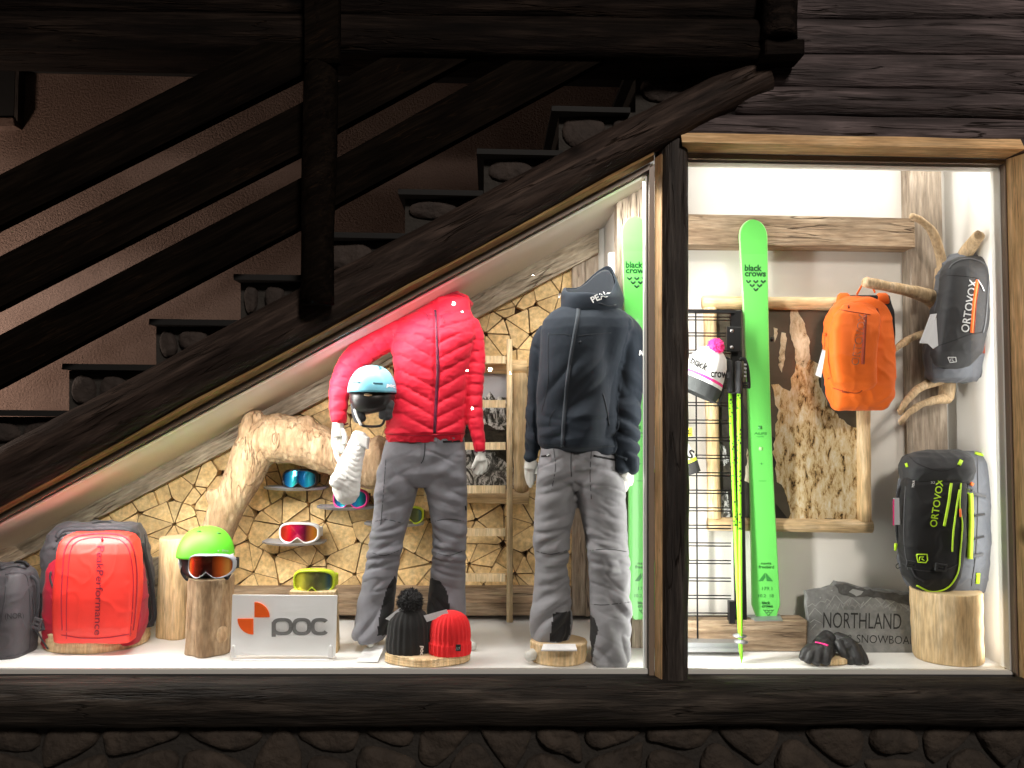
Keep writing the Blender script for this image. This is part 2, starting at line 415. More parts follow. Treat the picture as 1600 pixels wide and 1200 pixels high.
M['dark_diag'] = wood('dark_wood_diag', [(.010, .006, .0045), (.030, .020, .016), (.085, .058, .046)], 0, 10, 10, spec=.15, knots=2.4, rot=(0, SL*-1, 0), bump=1, crack=1, bdist=.012, rough=.7)
M['rail'] = wood('rail_wood', [(.002, .0013, .001), (.005, .0035, .0025), (.010, .007, .005)], 0, 14, 14, spec=.02, rot=(0, -SL, 0), bump=.7, crack=.6, rough=.8)
M['dark_z'] = wood('dark_wood_z', [(.012, .010, .009), (.035, .028, .024), (.085, .072, .062)], 2, 11, 12, bump=1, crack=1, bdist=.015, rough=.62)
M['log_x'] = wood('log_wood_x', [(.028, .021, .021), (.068, .052, .052), (.18, .14, .14)], 0, 9, 14, bump=1, crack=1, bdist=.018, rough=.72, knots=3.2, var=.35)
M['sill'] = wood('sill_wood', [(.008, .006, .0045), (.026, .020, .015), (.10, .080, .064)], 0, 9, 12, bump=1, crack=1, bdist=.02, rough=.75, var=.4)
HN = [(.58, .34, .15), (.74, .48, .24), (.84, .60, .34)]
M['trim_x'] = wood('trim_wood_x', HN, 0, 16, 14, bump=.3, crack=.4, crack_col=(.15, .07, .03))
M['trim_z'] = wood('trim_wood_z', HN, 2, 16, 14, bump=.3, crack=.5, crack_col=(.15, .07, .03), knots=2.5)
M['trim_diag'] = wood('trim_wood_diag', [(.20, .11, .045), (.34, .20, .08), (.46, .30, .13)], 0, 16, 14, rot=(0, -SL, 0), bump=.3, crack=.4)
M['brown_metal'] = plain('brown_frame', (.24, .18, .135), .45)
BRN = [(.17, .11, .065), (.33, .235, .15), (.50, .39, .27)]
M['beam_x'] = wood('old_beam_x', BRN, 0, 11, 9, bump=.9, crack=1, bdist=.008, crack_col=(.05, .03, .015))
M['beam_z'] = wood('old_beam_z', [(.27, .21, .155), (.43, .35, .27), (.58, .50, .41)], 2, 11, 9, bump=.8, crack=1, bdist=.007, crack_col=(.07, .045, .03), knots=2.2)
M['plank_diag'] = wood('weathered_plank', [(.20, .155, .10), (.36, .30, .22), (.52, .45, .35)], 0, 12, 6, rot=(0, -SL, 0), bump=1, crack=.9, bdist=.01, crack_col=(.08, .05, .03))
M['split'] = wood('split_log_end', [(.70, .465, .205), (.77, .545, .26), (.83, .62, .33)], 1, 6, 3, bump=.3, crack=.0, var=.26, bdist=.003)
M['split_side'] = plain('split_log_bark', (.10, .055, .025), .9, bump=.5, bscale=60)
M['pale'] = wood('pale_wood_z', [(.62, .42, .21), (.74, .54, .30), (.82, .65, .42)], 2, 13, 9, bump=.35, crack=.5, crack_col=(.22, .12, .05), knots=4)
M['pale_x'] = wood('pale_wood_x', [(.62, .42, .21), (.74, .54, .30), (.82, .65, .42)], 0, 13, 9, bump=.35, crack=.5, crack_col=(.22, .12, .05))
M['ladder'] = wood('ladder_wood', [(.74, .54, .30), (.82, .64, .38), (.88, .72, .48)], 2, 13, 9, bump=.25, crack=.2, crack_col=(.4, .25, .12))
M['drift'] = wood('driftwood', [(.33, .20, .105), (.50, .34, .20), (.66, .49, .32)], 2, 9, 4, bump=.9, crack=.7, bdist=.008, crack_col=(.14, .08, .04), var=.3)
M['branch'] = wood('branch_wood', [(.40, .27, .14), (.58, .42, .25), (.70, .54, .36)], 2, 12, 3, bump=.5, crack=.3, bdist=.004, crack_col=(.2, .12, .06))
M['cut'] = wood('cut_end', [(.30, .20, .11), (.40, .28, .17), (.5, .36, .23)], 1, 20, 1.2, bump=.2, crack=0)
def rings(name, cols):
    mt, t, N, L, b = nodes(name); b.inputs['Roughness'].default_value = .7
    tc = N.new('ShaderNodeTexCoord'); n = N.new('ShaderNodeTexNoise'); n.inputs['Scale'].default_value = 9; n.inputs['Detail'].default_value = 6; L.new(tc.outputs['Object'], n.inputs[0])
    cr = N.new('ShaderNodeValToRGB'); cr.color_ramp.elements[0].color = c4(cols[0]); cr.color_ramp.elements[1].color = c4(cols[1]); cr.color_ramp.elements[0].position = .3; cr.color_ramp.elements[1].position = .7
    L.new(n.outputs[0], cr.inputs[0]); L.new(cr.outputs[0], b.inputs['Base Color']); return mt
M['top'] = rings('sawn_top', ((.55, .38, .20), (.72, .55, .34)))
M['stone'] = plain('field_stone', (.050, .037, .027), .85, bump=1, bscale=22, var=.55, vscale=7, bdist=.02)
M['mortar'] = plain('mortar', (.030, .026, .022), .95, bump=1, bscale=50, bdist=.01)
M['step_stone'] = plain('stair_stone', (.036, .025, .020), .85, bump=1, bscale=20, var=.5, vscale=8, bdist=.02)
M['tread'] = plain('stair_tread', (.0035, .003, .0025), .8, bump=.6, bscale=30)
M['slate'] = plain('slate', (.21, .215, .21), .6, bump=.8, bscale=26, var=.45, vscale=14, bdist=.004)
M['slate_rough'] = plain('slate_rough', (.08, .08, .077), .6, bump=1, bscale=40, var=.5, vscale=20, bdist=.008)
M['chalk'] = plain('scratched_line', (.33, .34, .33), .8)
M['ink'] = plain('engraved_letter', (.012, .012, .012), .8)
def stucco():
    mt, t, N, L, b = nodes('stucco'); b.inputs['Roughness'].default_value = .95
    tc = N.new('ShaderNodeTexCoord'); n = N.new('ShaderNodeTexNoise'); n.inputs['Scale'].default_value = 75; n.inputs['Detail'].default_value = 5; n.inputs['Roughness'].default_value = .7; L.new(tc.outputs['Object'], n.inputs[0])
    v = N.new('ShaderNodeTexNoise'); v.inputs['Scale'].default_value = 1.3; v.inputs['Detail'].default_value = 5; L.new(tc.outputs['Object'], v.inputs[0])
    cr = N.new('ShaderNodeValToRGB'); cr.color_ramp.elements[0].color = c4((.18, .115, .088)); cr.color_ramp.elements[1].color = c4((.32, .225, .185)); cr.color_ramp.elements[0].position = .35; cr.color_ramp.elements[1].position = .65
    L.new(v.outputs[0], cr.inputs[0]); L.new(cr.outputs[0], b.inputs['Base Color'])
    bp = N.new('ShaderNodeBump'); bp.inputs['Strength'].default_value = 1; bp.inputs['Distance'].default_value = .022; L.new(n.outputs[0], bp.inputs['Height']); L.new(bp.outputs[0], b.inputs['Normal']); return mt
M['stucco'] = stucco()
M['ground'] = plain('ground', (.06, .058, .056), .9, bump=.6, bscale=30, var=.4, vscale=2)
def glass():
    mt, t, N, L, b = nodes('window_glass'); N.remove(b)
    tr = N.new('ShaderNodeBsdfTransparent'); tr.inputs[0].default_value = (.985, .99, .985, 1); gl = N.new('ShaderNodeBsdfGlossy'); gl.inputs['Roughness'].default_value = .0
    fr = N.new('ShaderNodeFresnel'); ge = N.new('ShaderNodeNewGeometry'); mr_ = N.new('ShaderNodeMapRange'); mr_.inputs[3].default_value = 1.45; mr_.inputs[4].default_value = 1/1.45; L.new(ge.outputs['Backfacing'], mr_.inputs[0]); L.new(mr_.outputs[0], fr.inputs[0]); mx = N.new('ShaderNodeMixShader')
    L.new(fr.outputs[0], mx.inputs[0]); L.new(tr.outputs[0], mx.inputs[1]); L.new(gl.outputs[0], mx.inputs[2]); L.new(mx.outputs[0], N['Material Output'].inputs[0]); return mt
M['glass'] = glass()
def fab(name, col, rough=.7, bump=.35, bscale=320, sheen=.1, var=.08, spec=.3): return plain(name, col, rough, bump=bump, bscale=bscale, sheen=sheen, var=var, vscale=9, spec=spec, bdist=.001)
M['red_puff'] = fab('red_nylon', (.66, .010, .035), .6, .3, 160, spec=.25)
M['red_dark'] = fab('red_dark_nylon', (.42, .006, .03), .5)
M['zip_wine'] = fab('wine_zip', (.12, .008, .035), .5)
M['navy'] = fab('navy_shell', (.013, .019, .028), .75, .3, spec=.15)
M['navy_lt'] = fab('slate_shell', (.022, .031, .042), .6, .3)
M['hood_in'] = fab('hood_lining', (.012, .016, .022), .8)
M['grey_cloth'] = fab('grey_trouser_cloth', (.20, .20, .225), .8, .35, 260, var=.12)
M['grey_cloth2'] = fab('grey_trouser_cloth_light', (.235, .235, .25), .8, .4, 260, var=.15)
M['gusset'] = fab('black_gusset', (.008, .008, .009), .75)
M['black_fab'] = fab('black_fabric', (.010, .010, .011), .7)
M['char_fab'] = fab('charcoal_fabric', (.030, .031, .034), .65, .3)
M['grey_fab'] = fab('grey_fabric', (.085, .088, .095), .65, .3)
M['side_grey'] = fab('pale_grey_fabric', (.12, .13, .15), .6)
M['bag_grey'] = fab('bag_grey', (.060, .055, .062), .55, .35, 60)
M['bag_grey2'] = fab('bag_grey_dark', (.035, .034, .040), .6, .35, 60)
M['red_tarp'] = plain('red_tarpaulin', (.86, .040, .028), .5, bump=.25, bscale=30, var=.06, bdist=.003)
M['wine_fab'] = fab('wine_fabric', (.42, .008, .03), .6)
M['orange_fab'] = fab('orange_fabric', (.88, .155, .012), .62, .3, 70)
M['orange_dk'] = fab('rust_fabric', (.28, .035, .01), .6)
M['orange_hi'] = plain('orange_strip', (.95, .17, .02), .4)
M['lime'] = plain('lime_webbing', (.50, .80, .02), .5)
M['lime_p'] = plain('lime_paint', (.30, .84, .03), .35)
M['silver'] = plain('silver_print', (.55, .56, .57), .45)
M['grey_print'] = plain('grey_print', (.17, .15, .14), .5)
M['white_print'] = plain('white_print', (.8, .8, .8), .5)
M['ski'] = plain('green_topsheet', (.165, .72, .135), .32, coat=.3)
M['ski_edge'] = plain('ski_edge', (.33, .80, .25), .4)
M['ski_ink'] = plain('ski_ink', (.010, .09, .022), .4)
M['ski_ink2'] = plain('ski_ink_soft', (.045, .28, .06), .4)
M['black_metal'] = plain('black_metal', (.012, .012, .013), .38, metal=.4)
M['grey_metal'] = plain('grey_metal', (.30, .31, .32), .4, metal=.5)
M['screw'] = plain('screw', (.35, .35, .35), .3, metal=.9)
M['mannequin'] = plain('mannequin_plaster', (.60, .60, .56), .5, bump=.1, bscale=40)
M['helmet_blue'] = plain('helmet_blue', (.13, .42, .54), .55, coat=.2)
M['helmet_green'] = plain('helmet_green', (.13, .74, .03), .55)
M['black_plastic'] = plain('black_plastic', (.012, .012, .013), .4)
M['dark_vent'] = plain('teal_vent', (.01, .10, .14), .5)
M['white_plastic'] = plain('white_plastic', (.78, .78, .78), .35)
M['grey_shelf'] = plain('grey_acrylic', (.36, .38, .44), .35)
M['acrylic'] = plain('white_acrylic', (.88, .89, .90), .3, coat=.2)
M['sign_orange'] = plain('sign_orange', (.80, .105, .008), .4)
M['sign_grey'] = plain('sign_grey', (.20, .20, .20), .35, metal=.2)
M['sign_side'] = plain('sign_side', (.55, .55, .55), .3, metal=.2)
M['lime_frame'] = plain('lime_frame', (.55, .70, .03), .35)
M['pink_frame'] = plain('pink_frame', (.70, .04, .25), .35)
M['paper'] = plain('paper', (.80, .80, .79), .7)
M['paper_line'] = plain('paper_line', (.40, .40, .42), .7)
M['tag'] = plain('price_tag', (.72, .74, .78), .5)
M['knit_black'] = plain('black_knit', (.012, .012, .012), .9, bump=.7, bscale=300, sheen=.1)
M['knit_red'] = plain('red_knit', (.80, .008, .012), .85, bump=.6, bscale=300, sheen=.1)
M['knit_white'] = plain('white_knit', (.72, .72, .70), .9, bump=.8, bscale=260, sheen=.1)
M['knit_pink'] = plain('pink_knit', (.90, .04, .25), .85, bump=.6, bscale=260)
M['knit_char'] = plain('charcoal_knit', (.030, .034, .034), .9, bump=.7, bscale=260)
M['mitt'] = plain('white_quilted', (.80, .80, .78), .5, bump=.3, bscale=90)
M['leather'] = plain('black_leather', (.020, .020, .021), .5, bump=.4, bscale=90)
def lens(name, stops, rough=.12):  # mirror sheen put into the base colour as fixed bands across the lens
    mt, t, N, L, b = nodes(name); b.inputs['Roughness'].default_value = rough; b.inputs['Metallic'].default_value = .55; b.inputs['Coat Weight'].default_value = .6
    tc = N.new('ShaderNodeTexCoord'); sp = N.new('ShaderNodeSeparateXYZ'); L.new(tc.outputs['Generated'], sp.inputs[0])
    cr = N.new('ShaderNodeValToRGB'); e = cr.color_ramp.elements; e[0].position = stops[0][0]; e[0].color = c4(stops[0][1]); e[1].position = stops[-1][0]; e[1].color = c4(stops[-1][1])
    for p, c in stops[1:-1]: q = e.new(p); q.color = c4(c)
    L.new(sp.outputs[0], cr.inputs[0]); L.new(cr.outputs[0], b.inputs['Base Color']); return mt
M['lens_blue'] = lens('blue_sheen_bands', [(0, (.003, .02, .10)), (.2, (.01, .25, .6)), (.33, (.05, .75, .9)), (.5, (.003, .02, .08)), (.68, (.01, .2, .55)), (.82, (.03, .6, .8)), (1, (.003, .02, .10))])
M['lens_red'] = lens('red_sheen_bands', [(0, (.45, .05, .01)), (.25, (.75, .02, .03)), (.5, (.55, .01, .09)), (.7, (.16, .01, .04)), (.9, (.7, .22, .02)), (1, (.5, .25, .02))])
M['lens_orange'] = lens('orange_sheen_bands', [(0, (.9, .28, .03)), (.15, (.45, .04, .01)), (.42, (.05, .006, .004)), (.62, (.08, .01, .005)), (.8, (.85, .15, .02)), (.93, (.95, .45, .10)), (1, (.5, .05, .01))])
M['lens_yellow'] = lens('yellow_sheen_bands', [(0, (.35, .38, .01)), (.2, (.85, .85, .08)), (.35, (.35, .36, .06)), (.6, (.13, .13, .06)), (.8, (.22, .28, .10)), (.92, (.03, .14, .22)), (1, (.25, .35, .02))])
def pole_mat():
    mt, t, N, L, b = nodes('pole_pattern'); b.inputs['Roughness'].default_value = .4
    tc = N.new('ShaderNodeTexCoord'); mp = N.new('ShaderNodeMapping'); mp.inputs['Rotation'].default_value = (0, math.radians(35), 0); L.new(tc.outputs['Object'], mp.inputs[0])
    ck = N.new('ShaderNodeTexVoronoi'); ck.inputs['Scale'].default_value = 62; ck.inputs['Randomness'].default_value = .5; ck.distance = 'MANHATTAN'; L.new(mp.outputs[0], ck.inputs[0])
    r = N.new('ShaderNodeMath'); r.operation = 'LESS_THAN'; r.inputs[1].default_value = .44; L.new(ck.outputs['Distance'], r.inputs[0])
    mx = N.new('ShaderNodeMix'); mx.data_type = 'RGBA'; L.new(r.outputs[0], mx.inputs[0]); mx.inputs[6].default_value = (.30, .80, .02, 1); mx.inputs[7].default_value = (.02, .05, .01, 1); L.new(mx.outputs[2], b.inputs['Base Color']); return mt
M['pole_pat'] = pole_mat()
def rockprint(name, stops, scale, st=(1, 1, .45), dist=1.5):
    mt, t, N, L, b = nodes(name); b.inputs['Roughness'].default_value = .25
    tc = N.new('ShaderNodeTexCoord'); mp = N.new('ShaderNodeMapping'); mp.inputs['Scale'].default_value = st; L.new(tc.outputs['Object'], mp.inputs[0])
    n = N.new('ShaderNodeTexNoise'); n.inputs['Scale'].default_value = scale; n.inputs['Detail'].default_value = 10; n.inputs['Roughness'].default_value = .72; n.inputs['Distortion'].default_value = dist; L.new(mp.outputs[0], n.inputs[0])
    cr = N.new('ShaderNodeValToRGB'); e = cr.color_ramp.elements; e[0].position = stops[0][0]; e[0].color = c4(stops[0][1]); e[1].position = stops[-1][0]; e[1].color = c4(stops[-1][1])
    for p, c in stops[1:-1]: q = e.new(p); q.color = c4(c)
    L.new(n.outputs[0], cr.inputs[0]); L.new(cr.outputs[0], b.inputs['Base Color']); return mt
M['print_rock'] = rockprint('printed_rock', [(.36, (.02, .015, .01)), (.43, (.38, .24, .10)), (.49, (.64, .48, .25)), (.60, (.74, .64, .44)), (.70, (.8, .76, .66))], 34, (1.3, 1, .5), .4)
M['print_pale'] = rockprint('printed_pale_rock', [(.34, (.12, .10, .06)), (.42, (.50, .43, .27)), (.55, (.74, .69, .50)), (.7, (.80, .77, .64))], 24, (1, 1, .5), .5)
M['print_dark'] = rockprint('printed_dark_rock', [(.40, (.035, .032, .028)), (.60, (.055, .05, .042)), (.66, (.09, .08, .06))], 5)
M['print_sky'] = rockprint('printed_sky', [(.3, (.085, .07, .05)), (.7, (.13, .115, .085))], 2, (1, 1, 3), .3)
M['print_bw'] = rockprint('printed_snow_peaks', [(.38, (.015, .014, .012)), (.48, (.10, .10, .09)), (.54, (.5, .5, .48)), (.62, (.72, .72, .70))], 22, (1, 1, .6), 2)
M['print_lake'] = rockprint('printed_dark_slope', [(.40, (.012, .011, .009)), (.62, (.05, .043, .03)), (.70, (.25, .24, .2))], 15, (1, 1, 1.6), 1)
M['print_grey'] = plain('printed_pale_sky', (.42, .43, .46), .25, var=.06)
# ================================================================== SETTING
mb = MB(); mb.add([(-60, -60, 0), (60, -60, 0), (60, 60, 0), (-60, 60, 0)], [(0, 1, 2, 3)]); struct(mb.obj('ground', M['ground']))
def gl(x): return 818-.5406*x          # glass head line in px on the glass plane
XL = P(-160, 900, .02).x
# left bay
yB, yR = .80, .42
XS = P(962, 700, .42).x                # return wall between deep and shallow bay
XE = P(1572, 700, .03).x
yG = .02
fl = MB(); fl.box((XL, -.012, ZF-.045), (XS, yB+.06, ZF)); struct(fl.obj('display_floor', M['white_board']))
fl = MB(); fl.box((XS, -.012, ZF-.045), (XE+.03, yR+.02, ZF)); struct(fl.obj('display_floor', M['white_board']))
# back walls (solid slabs)
_ga, _gb = P(-160, gl(-160), yG), P(1015, gl(1015), yG)
def zsl(x): return _ga.z+(_gb.z-_ga.z)*(x-_ga.x)/(_gb.x-_ga.x)+.02
def slopebox(w, x0, y0, z0, x1, y1): w.add([(x0,y0,z0),(x1,y0,z0),(x1,y1,z0),(x0,y1,z0),(x0,y0,max(z0+.01,zsl(x0))),(x1,y0,zsl(x1)),(x1,y1,zsl(x1)),(x0,y1,max(z0+.01,zsl(x0)))], [(0,3,2,1),(4,5,6,7),(0,1,5,4),(1,2,6,5),(2,3,7,6),(3,0,4,7)])
w1 = MB(); slopebox(w1, XL, yB+.062, ZF-.05, XS+.02, yB+.12); struct(w1.obj('back_wall', M['split_side']))
w1 = MB(); slopebox(w1, P(925, 600, yB).x, yB+.002, ZF, XS-.001, yB+.061); struct(w1.obj('back_wall', M['white_wall']))
w1 = MB(); slopebox(w1, XS, yR, ZF, XS+.02, yB+.0615); struct(w1.obj('return_wall', M['white_wall']))
w1 = MB(); w1.box((XS+.021, yR, ZF), (XE+.06, yR+.04, ZT+.02)); struct(w1.obj('back_wall', M['white_wall']))
w1 = MB(); w1.box((XE, .03, ZF), (XE+.05, yR-.001, ZT+.02)); struct(w1.obj('side_wall', M['white_wall']))
w1 = MB(); w1.box((P(1040, 600, .03).x, .05, ZT), (XE+.05, yR+.04, ZT+.03)); struct(w1.obj('display_ceiling', M['white_wall']))
# sloped soffit above the left bay: follows the glass head straight back
a = P(-160, gl(-160)-3, yG); b_ = P(1022, gl(1022)-3, yG)
sf = MB(); t = Vector((0, 0, .03))
aa, bb = a+Vector((0, yB+.1, 0)), b_+Vector((0, yB+.1, 0)); a0, b0 = a+Vector((0, .025, 0)), b_+Vector((0, .025, 0))
sf.add([a0, b0, bb, aa, a0+t, b0+t, bb+t, aa+t], [(0, 1, 2, 3), (7, 6, 5, 4), (0, 4, 5, 1), (1, 5, 6, 2), (2, 6, 7, 3), (3, 7, 4, 0)])
struct(sf.obj('sloped_ceiling', M['soffit']))
# stucco wall behind the stairs
yW = 1.12
st = MB(); st.box((-5.2, yW, 0), (P(1500, 100, yW).x, yW+.1, 4.3)); struct(st.obj('stucco_wall', M['stucco']))
# roof over the passage, keeps the night sky off
st = MB(); st.box((-5.2, -.25, 3.42), (3.2, yW, 3.5)); struct(st.obj('passage_ceiling', M['tread']))
sh = thing('wall_shutter', 'dark shutter edge high on the stucco wall at the far left', 'shutter', P(0, 190, yW-.03))
m_ = MB(); m_.prism([(-60, 60), (26, 62), (22, 182), (-60, 182)], yW-.05, yW-.002, .004); m_.obj('panel', M['tread'], sh)
m_ = MB(); m_.prism([(26, 62), (31, 62), (27, 190), (22, 182)], yW-.06, yW-.002); m_.obj('edge_board', M['dark_z'], sh)
m_ = MB(); m_.prism([(-60, 184), (21, 184), (24, 197), (-60, 199)], yW-.06, yW-.002, .003); m_.obj('sill', M['stucco'], sh)

# ------------------------------------------------------------------ logs
def log_tube(path, rad, nz=.006, n=28, step=.03, seed=0, fl_=.9, sq=0.):
    """round log along 3D path with lumps and flutes"""
    pts = []; rr = []
    for i in range(len(path)-1):
        k = max(1, int((path[i+1]-path[i]).length/step))
        for j in range(k): pts.append(path[i].lerp(path[i+1], j/k)); rr.append(rad[i]+(rad[i+1]-rad[i])*j/k)
    pts.append(path[-1]); rr.append(rad[-1])
    mb = MB(); mb.tube(pts, rr, n=n, flat=fl_, cap=False)
    ax = (path[-1]-path[0]).normalized()
    for i, v in enumerate(mb.v):
        k = min(i//n, len(pts)-1); c = pts[k]; d = v-c
        if d.length < 1e-6: continue
        d = d.normalized()
        along = v.dot(ax); q = v-ax*along
        s = noise.noise(Vector((along*1.6+seed, q.x*14, q.z*14+q.y*9)))*nz+noise.noise(Vector((along*6+seed, q.x*40, q.z*40+q.y*40)))*nz*.45
        mb.v[i] = v+d*s
    return mb
# diagonal stringer log under the stairs
yD = -.10
dx_ = [(-170, 40), (0, 40), (300, 38), (620, 36), (900, 34), (1030, 32), (1120, 30), (1196, 27)]
dl = [P(x, (gl(x)-27-r/.88) if x < 1100 else (150 if x == 1120 else 120), yD) for x, r in dx_]
r0 = S(yD)
dg = log_tube(dl, [r*r0 for x, r in dx_], .009, seed=3)
tag(dg.obj('stringer_log', M['dark_diag'], smooth=True), 'dark diagonal log running up above the sloped shop window', 'log')
# stringer board filling between log and glass head
# sill log
zs = P(800, 1058, -.02).z
y0s = -.10
sl = [P(x, 1094, y0s) for i, x in enumerate((-200, 400, 1000, 1500, 1800))]
for p in sl: p.z = P(800, 1094, y0s).z
sg = log_tube(sl, [.094]*5, .010, seed=9, n=32, fl_=.95)
for i, v in enumerate(sg.v):   # flattened, weathered top
    lim = P(800, 1063, y0s).z+noise.noise(Vector((v.x*3, v.y*20, 0)))*.004
    if v.z > lim: v.z = lim+(v.z-lim)*.15
tag(sg.obj('sill_log', M['sill'], smooth=True), 'long weathered log lying as sill under both shop windows', 'log')
# upper beams, left
tb = thing('top_beam', 'black horizontal double log beam across the top above the stairs', 'beam', P(500, 60, -.15))
def slab(xa, xb, ya0, ya1, yb0, yb1, y, th, bev, mat, name, par, seed=0, amp=.004):
    """hewn beam between px corners with uneven faces"""
    mb = MB(); nx = 60; prof = [(0, 0), (0, .25), (0, .5), (0, .75), (0, 1), (1, 1), (1, 0)]
    rows = []
    for i in range(nx+1):
        t = i/nx; x = xa+(xb-xa)*t; top = ya0+(yb0-ya0)*t; bot = ya1+(yb1-ya1)*t
        A = P(x, top, y); B = P(x, bot, y)
        for k, q in enumerate((0, .12, .32, .5, .68, .88, 1)):
            v = A.lerp(B, q); bul = math.sin(q*math.pi)**.5*bev if 0 < q < 1 else 0
            v.y += -bul+noise.noise(Vector((v.x*2.2, v.z*22, seed)))*amp*2; v.z += noise.noise(Vector((v.x*2.5, q*3, seed+5)))*amp*1.6
            rows.append(v)
        rows.append(B+Vector((0, th, 0))); rows.append(A+Vector((0, th, 0)))
    n = 9; f = []
    for i in range(nx):
        for k in range(n): f.append((i*n+k, i*n+(k+1) % n, (i+1)*n+(k+1) % n, (i+1)*n+k))
    f.append(tuple(range(n))[::-1]); f.append(tuple(nx*n+k for k in range(n)))
    return new_obj(name, rows, f, mat, par, True)
slab(-170, 1192, 14, 71, 30, 92, -.18, .20, .03, M['dark_x'], 'log', tb, 1)
slab(-170, 1192, -50, 17, -30, 32, -.15, .20, .03, M['dark_x'], 'log', tb, 4)
# right log wall
lw = thing('log_wall', 'weathered purple-brown log wall above the right shop window', 'wall', P(1400, 225, -.1))
for i, (a0_, a1_, b0_, b1_) in enumerate(((-60, 30, -50, 22), (30, 84, 22, 78), (84, 134, 78, 140), (134, 176, 140, 182), (176, 226, 182, 238))):
    xa = (1196, 1196, 1196, 1150, 1062)[i]
    slab(xa, 1800, a0_, a1_, b0_+8, b1_+8, -.09-.012*(i % 2), .13, .028, M['log_x'], 'log', lw, 10+i, .006)
# posts
def post(path, rad, mat, name, label, seed=0, cat='post', n=28):
    o = log_tube(path, rad, .009, n=n, seed=seed, step=.025, fl_=.9).obj(name, mat, smooth=True); return tag(o, label, cat)
k = S(-.12)
post([P(1050, 208, -.06), P(1052, 500, -.06), P(1053, 800, -.06), P(1052, 1072, -.06)], [23*k, 23.5*k, 24*k, 24*k], M['dark_z'], 'window_post', 'dark rough round post between the left and right shop windows', 5)
post([P(1218, -80, -.22), P(1218, 62, -.22)], [27*k, 27*k], M['dark_x'], 'hanging_post', 'short black post end at the top where beam meets log wall', 6)
m_ = MB(); m_.prism([(1196, 60), (1258, 60), (1258, 84), (1196, 86)], -.24, -.13, .006); tag(m_.obj('beam_block', M['dark_x']), 'small black block beneath the short post end at the top', 'block')
rl = thing('stair_railing', 'black wooden stair railing of sloping boards and one post', 'railing', P(500, 430, -.2))
o = log_tube([P(502, -30, -.24), P(500, 200, -.24), P(496, 475, -.24)], [26*k, 26*k, 25*k], .007, seed=2, step=.03); o.obj('post', M['dark_z'] if 0 else M['rail'], rl, True)
def board(poly, y, th, name='rail'):
    m_ = MB(); m_.prism(poly, y, y+th, .006); return m_.obj(name, M['rail'], rl)
board([(-170, 362), (0, 272), (388, 76), (475, 30), (475, 115), (0, 353), (-170, 440)], -.20, .045)
board([(-170, 486), (0, 400), (476, 157), (640, 66), (790, 60), (530, 200), (474, 237), (0, 480), (-170, 566)], -.16, .045)
board([(-170, 612), (0, 523), (474, 275), (850, 66), (995, 66), (530, 318), (474, 352), (0, 603), (-170, 690)], -.158, .045)
m_ = MB(); m_.prism([(474, -40), (530, -40), (530, 96), (474, 96)], -.30, -.265, .01); m_.obj('post_head', M['rail'], rl)
# ------------------------------------------------------------------ stairs
sc_ = thing('staircase', 'dark stone staircase with overhanging slab treads climbing right above the shop window', 'staircase', P(600, 430, .0))
tr = [(-190, -20, 712), (-36, 107, 640), (97, 245, 568), (233, 375, 498), (365, 500, 428), (495, 640, 362), (622, 755, 295), (745, 880, 232), (862, 985, 165), (982, 1110, 100), (1100, 1200, 40)]
yS0, yS1 = -.02, 1.0
def under(x): return 790-.5406*x-8
sp = MB(); poly = []
for i, (xa, xb, yt) in enumerate(tr):
    xa2 = xa+11; nx_ = tr[i+1][0]+11 if i+1 < len(tr) else xb
    poly_ = [(xa2, yt+11), (nx_, yt+11), (nx_, under(nx_)-22), (xa2, under(xa2)-22)]
    A, B, C, D = [P(x, y, yS0+.03) for x, y in poly_]
    sp.prism(poly_, yS0+.03, yS1)
sp.obj('masonry', M['mortar'], sc_)
for i, (xa, xb, yt) in enumerate(tr):
    m_ = MB(); A = P(xa, yt, yS0-.035); B = P(xb, yt+11, yS0-.035)
    m_.box((A.x, yS0-.035, B.z), (B.x, yS1, A.z)); m_.obj('tread', M['tread'], sc_)

# ------------------------------------------------------------------ cell splitting used for masonry and split logs
def clip(poly, a, b, c):
    """keep points with a*x+b*y<=c"""
    out = []
    for i in range(len(poly)):
        p, q = poly[i], poly[(i+1) % len(poly)]; dp = a*p[0]+b*p[1]-c; dq = a*q[0]+b*q[1]-c
        if dp <= 0: out.append(p)
        if dp*dq < 0: t_ = dp/(dp-dq); out.append((p[0]+(q[0]-p[0])*t_, p[1]+(q[1]-p[1])*t_))
    return out
def cells(seeds, region):
    res = []
    for i, s in enumerate(seeds):
        poly = list(region)
        for j, q in enumerate(seeds):
            if i == j or (q[0]-s[0])**2+(q[1]-s[1])**2 > 400**2: continue
            a, b = q[0]-s[0], q[1]-s[1]; c = (q[0]**2+q[1]**2-s[0]**2-s[1]**2)/2
            poly = clip(poly, a, b, c)
            if len(poly) < 3: break
        if len(poly) >= 3: res.append((s, poly))
    return res
def area(p): return abs(sum(p[i][0]*p[(i+1) % len(p)][1]-p[(i+1) % len(p)][0]*p[i][1] for i in range(len(p))))/2
def inset(poly, d):
    if area(poly) < 1: return poly
    cx = sum(p[0] for p in poly)/len(poly); cy = sum(p[1] for p in poly)/len(poly); out = list(poly)
    for i in range(len(poly)):
        p, q = poly[i], poly[(i+1) % len(poly)]; a, b = q[1]-p[1], p[0]-q[0]; L_ = math.hypot(a, b)
        if L_ < 1e-3: continue
        a /= L_; b /= L_; c = a*p[0]+b*p[1]
        if a*cx+b*cy > c: a, b, c = -a, -b, -c
        out = clip(out, a, b, c-d)
        if len(out) < 3: return []
    return out
